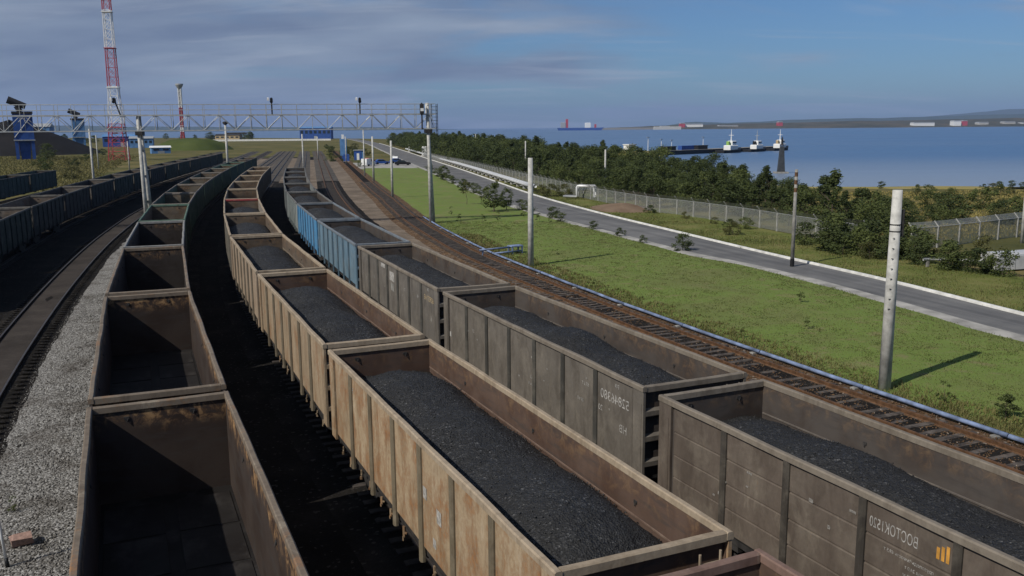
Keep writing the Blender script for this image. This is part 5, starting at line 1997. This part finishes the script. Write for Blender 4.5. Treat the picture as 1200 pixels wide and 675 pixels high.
# ------------------------------------------------------------------ coal terminal at the far left
def lattice_tower(name, label, x, y, h, wb, wt, bands, bay=4.0, leg=0.16, group=None):
    t = empty(name, label, 'tower', (x, y, 0), 0.15)

    def hw(z):
        return float(np.interp(z, [0, h * 0.28, h], [wb / 2, wb * 0.27, wt / 2]))
    z = 0.0
    secs = {}
    while z < h - 0.1:
        zn = min(h, z + bay)
        k = next(i for i, (top, m_) in enumerate(bands) if (z + zn) / 2 <= top)
        mb = secs.setdefault(k, MB())
        a, b = hw(z), hw(zn)
        C = [(-1, -1), (1, -1), (1, 1), (-1, 1)]
        for i in range(4):
            p, q = C[i], C[(i + 1) % 4]
            mb.tube((p[0] * a, p[1] * a, z), (p[0] * b, p[1] * b, zn), leg * 1.2, n=6, caps=False)
            mb.tube((p[0] * a, p[1] * a, z), (q[0] * b, q[1] * b, zn), leg * 0.55, n=5, caps=False)
            mb.tube((q[0] * a, q[1] * a, z), (p[0] * b, p[1] * b, zn), leg * 0.55, n=5, caps=False)
            mb.tube((p[0] * b, p[1] * b, zn), (q[0] * b, q[1] * b, zn), leg * 0.6, n=5, caps=False)
        z = zn
    for k, mb in secs.items():
        link('tower_section', mb.mesh('tower_section', bands[k][1]), t)
    for top, m_ in bands[:-1]:
        if top < h:
            a = hw(top) + 0.35
            link('platform', MB().box(-a, a, -a, a, top - 0.12, top + 0.12).mesh('platform', m_), t)
    return t


tw = lattice_tower('lattice_tower', 'tall red and white lattice mast rising out of the picture', -134, 309, 78, 5.6, 1.7, [(11.2, 'red'), (24.4, 'white'), (37.3, 'red'), (49, 'white'), (62, 'red'), (90, 'white')], 3.1, 0.11)
ms = lattice_tower('light_mast', 'slim red and white floodlight mast behind the green mound', -208, 575, 36, 2.6, 1.7, [(9, 'red'), (13, 'white'), (24, 'red'), (60, 'white')], 3.0, 0.22)
link('lamp_ring', MB().lathe([(0.9, 0), (2.4, 2.6), (2.4, 3.4), (0.6, 3.6)], 12).mesh('lamp_ring', 'steel_grey'), ms, (0, 0, 35.5))
link('core', MB().tube((0, 0, 0), (0, 0, 35.5), 0.75, 0.6, 10).mesh('core', 'concrete'), ms)


def hopper(x, y, sc, label, mat, rz):
    t = empty('hopper_tower', label, 'hopper tower', (x, y, 0), rz)
    t.scale = (sc, sc, sc)
    link('bin', MB().box(-3.2, 3.2, -2.6, 2.6, 7.2, 16.4, 0.2).mesh('bin', mat), t)
    link('collar', MB().box(-3.45, 3.45, -2.85, 2.85, 6.8, 7.2).mesh('collar', 'steel_grey'), t)
    for sx in (-2.6, 2.6):
        for sy in (-2.0, 2.0):
            link('leg', MB().box(sx - 0.55, sx + 0.55, sy - 0.55, sy + 0.55, 0, 6.8).mesh('leg', mat), t)
    link('lower_hopper', MB().prism([(-2.0, 6.8), (2.0, 6.8), (1.4, 0.0), (-1.4, 0.0)], 'y', -1.4, 1.4).mesh('lower_hopper', mat), t)
    link('top_rim', MB().box(-3.4, 3.4, -2.8, 2.8, 16.4, 17.2).mesh('top_rim', 'steel_dark'), t)
    link('brace', MB().tube((-3.0, -2.66, 8.0), (3.0, -2.66, 15.8), 0.16, n=6).mesh('brace', 'steel_grey'), t)
    d = MB()
    d.tube((-0.4, 0, 17.1), (-1.6, 0, 19.2), 1.0, 0.9, 12)
    d.tube((1.4, 0, 19.0), (-4.2, 0, 21.4), 1.1, 1.35, 14)
    link('drive_head', d.mesh('drive_head', 'steel_dark'), t)


hopper(-176.8, 329.5, 1.0, 'big dark blue hopper tower with a slanted drive on top', 'blue', 0.5)
hopper(-232.0, 487.0, 0.98, 'paler blue hopper tower farther off beside the mast', 'blue_pale', 0.5)
earth_heap('coal_stockpile', 'large black coal stockpile behind the blue hopper tower', -226, 410, 40, 34, 15.0, 'coal_pile', 8.0, 40, None, 'coal', 1.15)
earth_heap('coal_stockpile', 'second coal stockpile cut off by the picture edge', -262, 395, 40, 40, 19.0, 'coal_pile', 5.0, 40, None, 'coal', 1.15)
earth_heap('grass_mound', 'flat topped bright green mound on the meadow behind the wagons', -166, 470, 20, 14, 5.8, 'hill_green', 2.0, 36, None, 'mound', 3.2)


def shed(x, y, w, d, h, label, wall, roof, rz=0.3, bays=5, name='terminal_building'):
    t = empty(name, label, 'building', (x, y, 0), rz)
    link('wall', MB().box(-w / 2, w / 2, -d / 2, d / 2, 0, h).mesh('wall', wall), t)
    link('roof', fix_normals(MB().prism([(-d / 2 - 0.4, h + 0.01), (d / 2 + 0.4, h + 0.01), (0, h + d * 0.12 + 0.2)], 'x', -w / 2 - 0.4, w / 2 + 0.4).mesh('roof', roof)), t)
    for k in range(bays):
        xx = -w / 2 + w * (k + 0.5) / bays
        link('window', MB().box(xx - w / bays * 0.3, xx + w / bays * 0.3, -d / 2 - 0.06, -d / 2 - 0.005, h * 0.5, h * 0.78).mesh('window', 'glass'), t)
    link('door', MB().box(-1.4, 1.4, -d / 2 - 0.08, -d / 2 - 0.006, 0, min(3.2, h * 0.42)).mesh('door', 'steel_grey'), t)
    return t


shed(-305, 575, 26, 16, 13, 'grey blue terminal shed behind the coal stockpile', 'blue_pale', 'steel_grey')
shed(-252, 590, 24, 12, 6.5, 'low blue shed behind the lattice mast', 'blue', 'blue_pale')
shed(-222, 545, 13, 9, 5.5, 'small lilac blue shed beside the mast foot', 'blue_pale', 'steel_grey')
shed(-206, 962, 33, 12, 11.5, 'blue office block standing across the far tracks', 'blue', 'blue_pale', 0.0, 7, 'office_block')
shed(-280, 900, 24, 10, 5, 'low brown shed beside the far tracks', 'ochre', 'steel_dark', 0.0)
hut = shed(-157, 405, 8, 5, 2.6, 'small pale blue hut on the meadow by the green mound', 'blue_pale', 'white', 0.5, 2, 'meadow_hut')
fw = MB()
fw.box(-285, -165, 830, 830.5, 0, 1.6)
tag(link('far_wall', fw.mesh('far_wall', 'kerb_white')), 'long low white wall across the far end of the tracks', 'wall')

# ------------------------------------------------------------------ harbour: pier, tugs, marker, ship, far shore
PA, PB = Vector((60.0, 398.0)), Vector((142.0, 480.0))
PD = (PB - PA).normalized()
pr = math.atan2(PD.y, PD.x)
LP = (PB - PA).length
pier = empty('pier', 'long dark low pier reaching out into the bay', 'pier', (PA.x, PA.y, 0), pr)
link('deck', MB().box(0, LP, -4, 4, -1.3, -0.6).mesh('deck', 'concrete_dark'), pier)
link('facing', MB().box(0, LP + 0.1, -4.15, -4.01, -2.9, -0.62).mesh('facing', 'black'), pier)
for k in range(8):
    link('pile', MB().tube((6 + k * LP / 8, -3.4, -4), (6 + k * LP / 8, -3.4, -1.3), 0.5, n=8).mesh('pile', 'concrete_dark'), pier)
for k, (t, hh) in enumerate([(4, 6.0), (14, 5.0), (48, 5.5), (22, 4.5)]):
    p = PA + PD * t
    o = empty('pier_lamp', ['first pale lamp mast at the root of the pier', 'second lamp mast on the pier', 'lamp mast in the middle of the pier beside the tugs', 'third lamp mast on the pier'][k], 'lamp', (p.x, p.y, -0.6), pr)
    link('mast', MB().tube((0, 2.5, 0), (0, 2.5, hh), 0.16, 0.1, 8).mesh('mast', 'white'), o)
    link('head', MB().box(-0.9, 0.9, 2.3, 2.7, hh - 0.1, hh + 0.15).mesh('head', 'steel_grey'), o)
o = empty('pier_container', 'blue container on the pier before the tugs', 'container', tuple(PA + PD * 30) + (-0.6,), pr)
link('box', MB().box(-5, 5, -1.1, 1.1, 0, 1.9, 0.05).mesh('box', 'blue'), o)
link('door', MB().box(5.005, 5.06, -1.0, 1.0, 0.1, 1.8).mesh('door', 'blue_pale'), o)
for i, (t, mt) in enumerate(((16, 'black'), (42, 'black'))):
    o = empty('pier_shed', ['long dark shed at the shore end of the pier', 'dark shed between container and tugs'][i], 'shed', tuple(PA + PD * t) + (-0.6,), pr)
    link('wall', MB().box(-4.0, 4.0, -1.4, 1.4, 0, 1.6).mesh('wall', mt), o)
    link('roof', MB().box(-4.3, 4.3, -1.7, 1.7, 1.61, 1.85).mesh('roof', 'steel_dark'), o)
# low spit carrying the root of the pier
tag(link('spit', arrays_mesh('spit', np.array([(20, 380, 0.1), (62, 386, -0.6), (66, 392, -2.8), (66, 404, -2.8), (60, 408, -0.6), (20, 424, 0.1), (64, 384, -2.8), (20, 372, -2.9), (58, 412, -2.9), (20, 432, -2.9)]),
                               np.array([(0, 1, 4, 5), (1, 2, 3, 4), (7, 6, 1, 0), (5, 4, 8, 9)]), 'beach')), kind='structure')
ps = empty('quay_hut', 'little white hut on the shore near the pier root', 'hut', (52, 396, -0.3), pr)
link('wall', MB().box(-2.4, 2.4, -1.5, 1.5, 0, 2.6).mesh('wall', 'white'), ps)
link('roof', MB().box(-2.7, 2.7, -1.8, 1.8, 2.61, 2.9).mesh('roof', 'white'), ps)
link('door', MB().box(-0.5, 0.5, -1.53, -1.505, 0, 2.0).mesh('door', 'steel_dark'), ps)


def tug(t, label, house, mastmat, big=1.0, stripe=None):
    p = PA + PD * t + Vector((PD.y, -PD.x)) * 7.6
    o = empty('tugboat', label, 'tugboat', (p.x, p.y, -2.5), pr, 'tugboats moored at the pier')
    o.scale = (big, big, big)
    hull = MB()
    n = 14
    for i in range(n + 1):
        x = -11 + 22 * i / n
        w = 3.6 * (1 - max(0, (i - 8) / 6.0) ** 2.2) * (0.86 if i == 0 else 1.0)
        top = 1.6 + 1.3 * max(0, (i - 6) / 8.0) ** 2
        hull.v += [(x, -w * 0.75, -0.8), (x, -w, top), (x, w, top), (x, w * 0.75, -0.8)]
    for i in range(n):
        for j in range(3):
            hull.f.append((i * 4 + j, i * 4 + j + 1, i * 4 + 4 + j + 1, i * 4 + 4 + j))
    hull.f += [(0, 1, 2, 3), (n * 4 + 3, n * 4 + 2, n * 4 + 1, n * 4)]
    link('hull', fix_normals(hull.mesh('hull', 'black')), o)
    link('deckhouse', MB().box(-3.5, 4.5, -2.2, 2.2, 1.6, 4.2, 0.3).mesh('deckhouse', house), o)
    wh = link('wheelhouse', MB().box(-0.8, 3.4, -1.7, 1.7, 4.2, 6.6, 0.35).mesh('wheelhouse', house), o)
    link('window_band', MB().box(-0.7, 3.44, -1.74, 1.74, 5.3, 6.0).mesh('window_band', 'glass'), wh)
    link('mast', MB().tube((0.6, 0, 6.5), (0.6, 0, 13.0), 0.35, 0.12, 8).mesh('mast', mastmat), o)
    link('funnel', MB().box(-3.2, -1.6, -0.8, 0.8, 4.2, 6.4, 0.2).mesh('funnel', stripe or 'black'), o)
    link('mast_arm', MB().box(0.45, 0.75, -1.6, 1.6, 9.6, 9.8).mesh('mast_arm', mastmat), o)


tug(56, 'tugboat with green striped house and tall white mast, first at the pier', 'white', 'white', 0.85, 'green_paint')
tug(80, 'white tugboat moored in the middle of the three', 'white', 'steel_grey', 0.8)
tug(103, 'outermost tugboat with tiered white house at the pier end', 'white', 'white', 0.82, 'ochre')

mk = empty('channel_beacon', 'tall dark tapered beacon tower standing at the water edge', 'beacon', (72.1, 240.4, -2.6))
link('shaft', MB().prism([(-0.95, 0), (0.95, 0), (0.42, 7.2), (-0.42, 7.2)], 'y', -0.6, 0.6).mesh('shaft', 'beacon_grey'), mk)
link('topmark', MB().lathe([(0.55, 0), (0.3, 0.5), (0.28, 1.6), (0.05, 2.4)], 8).mesh('topmark', 'black'), mk, (0, 0, 7.4))
link('plinth', MB().box(-1.7, 1.7, -1.5, 1.5, -1.0, 0.5, 0.1).mesh('plinth', 'concrete_dark'), mk)

sh = empty('cargo_ship', 'distant dark cargo ship with white bridge and red crane on the horizon', 'ship', (300, 3900, -2.5), 0.06)
hull = MB()
hull.prism([(-95, 0), (88, 0), (100, 12), (84, 11), (-100, 11)], 'y', -13, 13)
link('hull', fix_normals(hull.mesh('hull', 'blue')), sh)
link('bridge', MB().box(20, 42, -11, 11, 11, 32, 1).mesh('bridge', 'white'), sh)
link('crane_tower', MB().box(-64, -54, -5, 5, 11, 48, 1).mesh('crane_tower', 'red'), sh)
link('crane_cab', MB().box(-86, -66, -7, 7, 11, 34, 1).mesh('crane_cab', 'steel_grey'), sh)
link('funnel', MB().box(60, 68, -4, 4, 11, 26, 1).mesh('funnel', 'red'), sh)
bw = MB().box(-170, 170, -8, 8, -1, 9, 1)
tag(link('breakwater', bw.mesh('breakwater', 'concrete_dark'), None, (585, 4300, -2.5), 0.05), 'long low dark breakwater behind the distant ship', 'breakwater')
bw = MB().box(-60, 60, -8, 8, -1, 13, 1)
tag(link('quay_wall', bw.mesh('quay_wall', 'concrete'), None, (690, 4000, -2.5), 0.05), 'pale quay wall at the tip of the far shore', 'quay')


def far_shore():
    random.seed(3)
    vs, fs = [], []
    xs = np.arange(480, 4200, 40)
    for x in xs:
        h = np.interp(x, [480, 700, 900, 1300, 2200, 3000, 4200], [1, 9, 17, 24, 34, 40, 44]) * (1 + 0.25 * nz(x, 0, 0, 0.006)) + 3 * nz(x, 7, 0, 0.03)
        y0 = 4350 + 160 * nz(x, 3, 0, 0.0016)
        vs += [(x, y0, -3.5), (x, y0 + 60, 3), (x, y0 + 260, h * 0.55), (x, y0 + 600, h), (x, y0 + 1500, h * 0.9), (x, y0 + 2500, -4)]
    n = len(xs)
    for i in range(n - 1):
        for j in range(5):
            fs.append((i * 6 + j, i * 6 + 6 + j, i * 6 + 7 + j, i * 6 + j + 1))
    tag(link('far_shore_land', arrays_mesh('far_shore_land', np.array(vs), np.array(fs), 'far_land', True)), kind='structure')

    def hill(name, x0, x1, y, pts, mat='far_hill'):
        vs, fs = [], []
        xs = np.linspace(x0, x1, 70)
        for x in xs:
            t = (x - x0) / (x1 - x0)
            h = np.interp(t, [a for a, b in pts], [b for a, b in pts]) * (1 + 0.10 * nz(x, 1, 0, 0.0011)) + 8 * nz(x, 4, 0, 0.004)
            vs += [(x, y - 700, -4), (x, y, max(h, 0)), (x, y + 1200, -4)]
        for i in range(69):
            for j in range(2):
                fs.append((i * 3 + j, i * 3 + 3 + j, i * 3 + 4 + j, i * 3 + j + 1))
        tag(link(name, arrays_mesh(name, np.array(vs), np.array(fs), mat, True)), kind='structure')
    hill('far_hills', 4300, 13000, 14500, [(0, 10), (0.12, 50), (0.22, 105), (0.33, 175), (0.42, 240), (0.6, 280), (1, 240)])
    hill('low_far_hills', 1500, 9000, 9500, [(0, 4), (0.05, 60), (0.10, 45), (0.2, 70), (0.5, 110), (0.8, 120), (1, 90)])
    hill('far_left_hills', -9000, -600, 9800, [(0, 130), (0.4, 90), (0.6, 55), (0.9, 30), (1, 0)])
    B = [(905, 4500, 110, 24, 'white', 'long white hangar on the far shore'), (845, 4480, 30, 30, 'red', 'small red roofed house beside the white hangar'), (1080, 4520, 120, 12, 'concrete', 'long low pale shed on the far shore'), (1350, 4560, 26, 34, 'red', 'red striped tank building on the far shore'),
         (2040, 4500, 130, 22, 'white', 'broad white warehouse on the far shore'), (2205, 4500, 46, 32, 'white', 'white block beside a red one on the far shore'), (2245, 4505, 30, 32, 'red', 'red block on the far shore'), (2350, 4530, 60, 20, 'concrete', 'pale factory hall on the far shore'),
         (2480, 4530, 70, 22, 'concrete', 'second pale factory hall on the far shore'), (2575, 4520, 100, 16, 'white', 'long white shed on the far shore'), (2740, 4560, 24, 44, 'blue_pale', 'grey blue tower block on the far shore'), (2820, 4540, 60, 34, 'concrete', 'pale blocky plant on the far shore'), (760, 4480, 60, 9, 'white', 'low white shed at the tip of the far shore')]
    for x, y, w, h, mt, lb in B:
        w, h = w * 0.8, h * 0.72
        z = 3.0
        o = empty('shore_building', lb, 'building', (x, y, z))
        link('wall', MB().box(-w / 2, w / 2, -20, 20, -4, h).mesh('wall', mt), o)
        link('roof', MB().prism([(-w / 2 - 1, h + 0.02), (w / 2 + 1, h + 0.02), (w / 2 - 4, h + 4), (-w / 2 + 4, h + 4)], 'y', -21, 21).mesh('roof', 'steel_grey'), o)


far_shore()


# ------------------------------------------------------------------ the air
def haze():
    t = bpy.data.materials.new('haze_air')
    t.use_nodes = True
    n = t.node_tree.nodes
    n.clear()
    out = n.new('ShaderNodeOutputMaterial')
    pv = n.new('ShaderNodeVolumePrincipled')
    pv.inputs['Color'].default_value = (0.40, 0.56, 0.92, 1)
    pv.inputs['Density'].default_value = 5.0e-5
    t.node_tree.links.new(pv.outputs[0], out.inputs['Volume'])
    m = MB().box(-25500, 25500, -3500, 25500, -8, 520)
    me = m.mesh('haze', None)
    me.materials.append(t)
    tag(link('haze', me), 'thin bluish sea haze over land and water', 'haze', None, 'stuff')


haze()
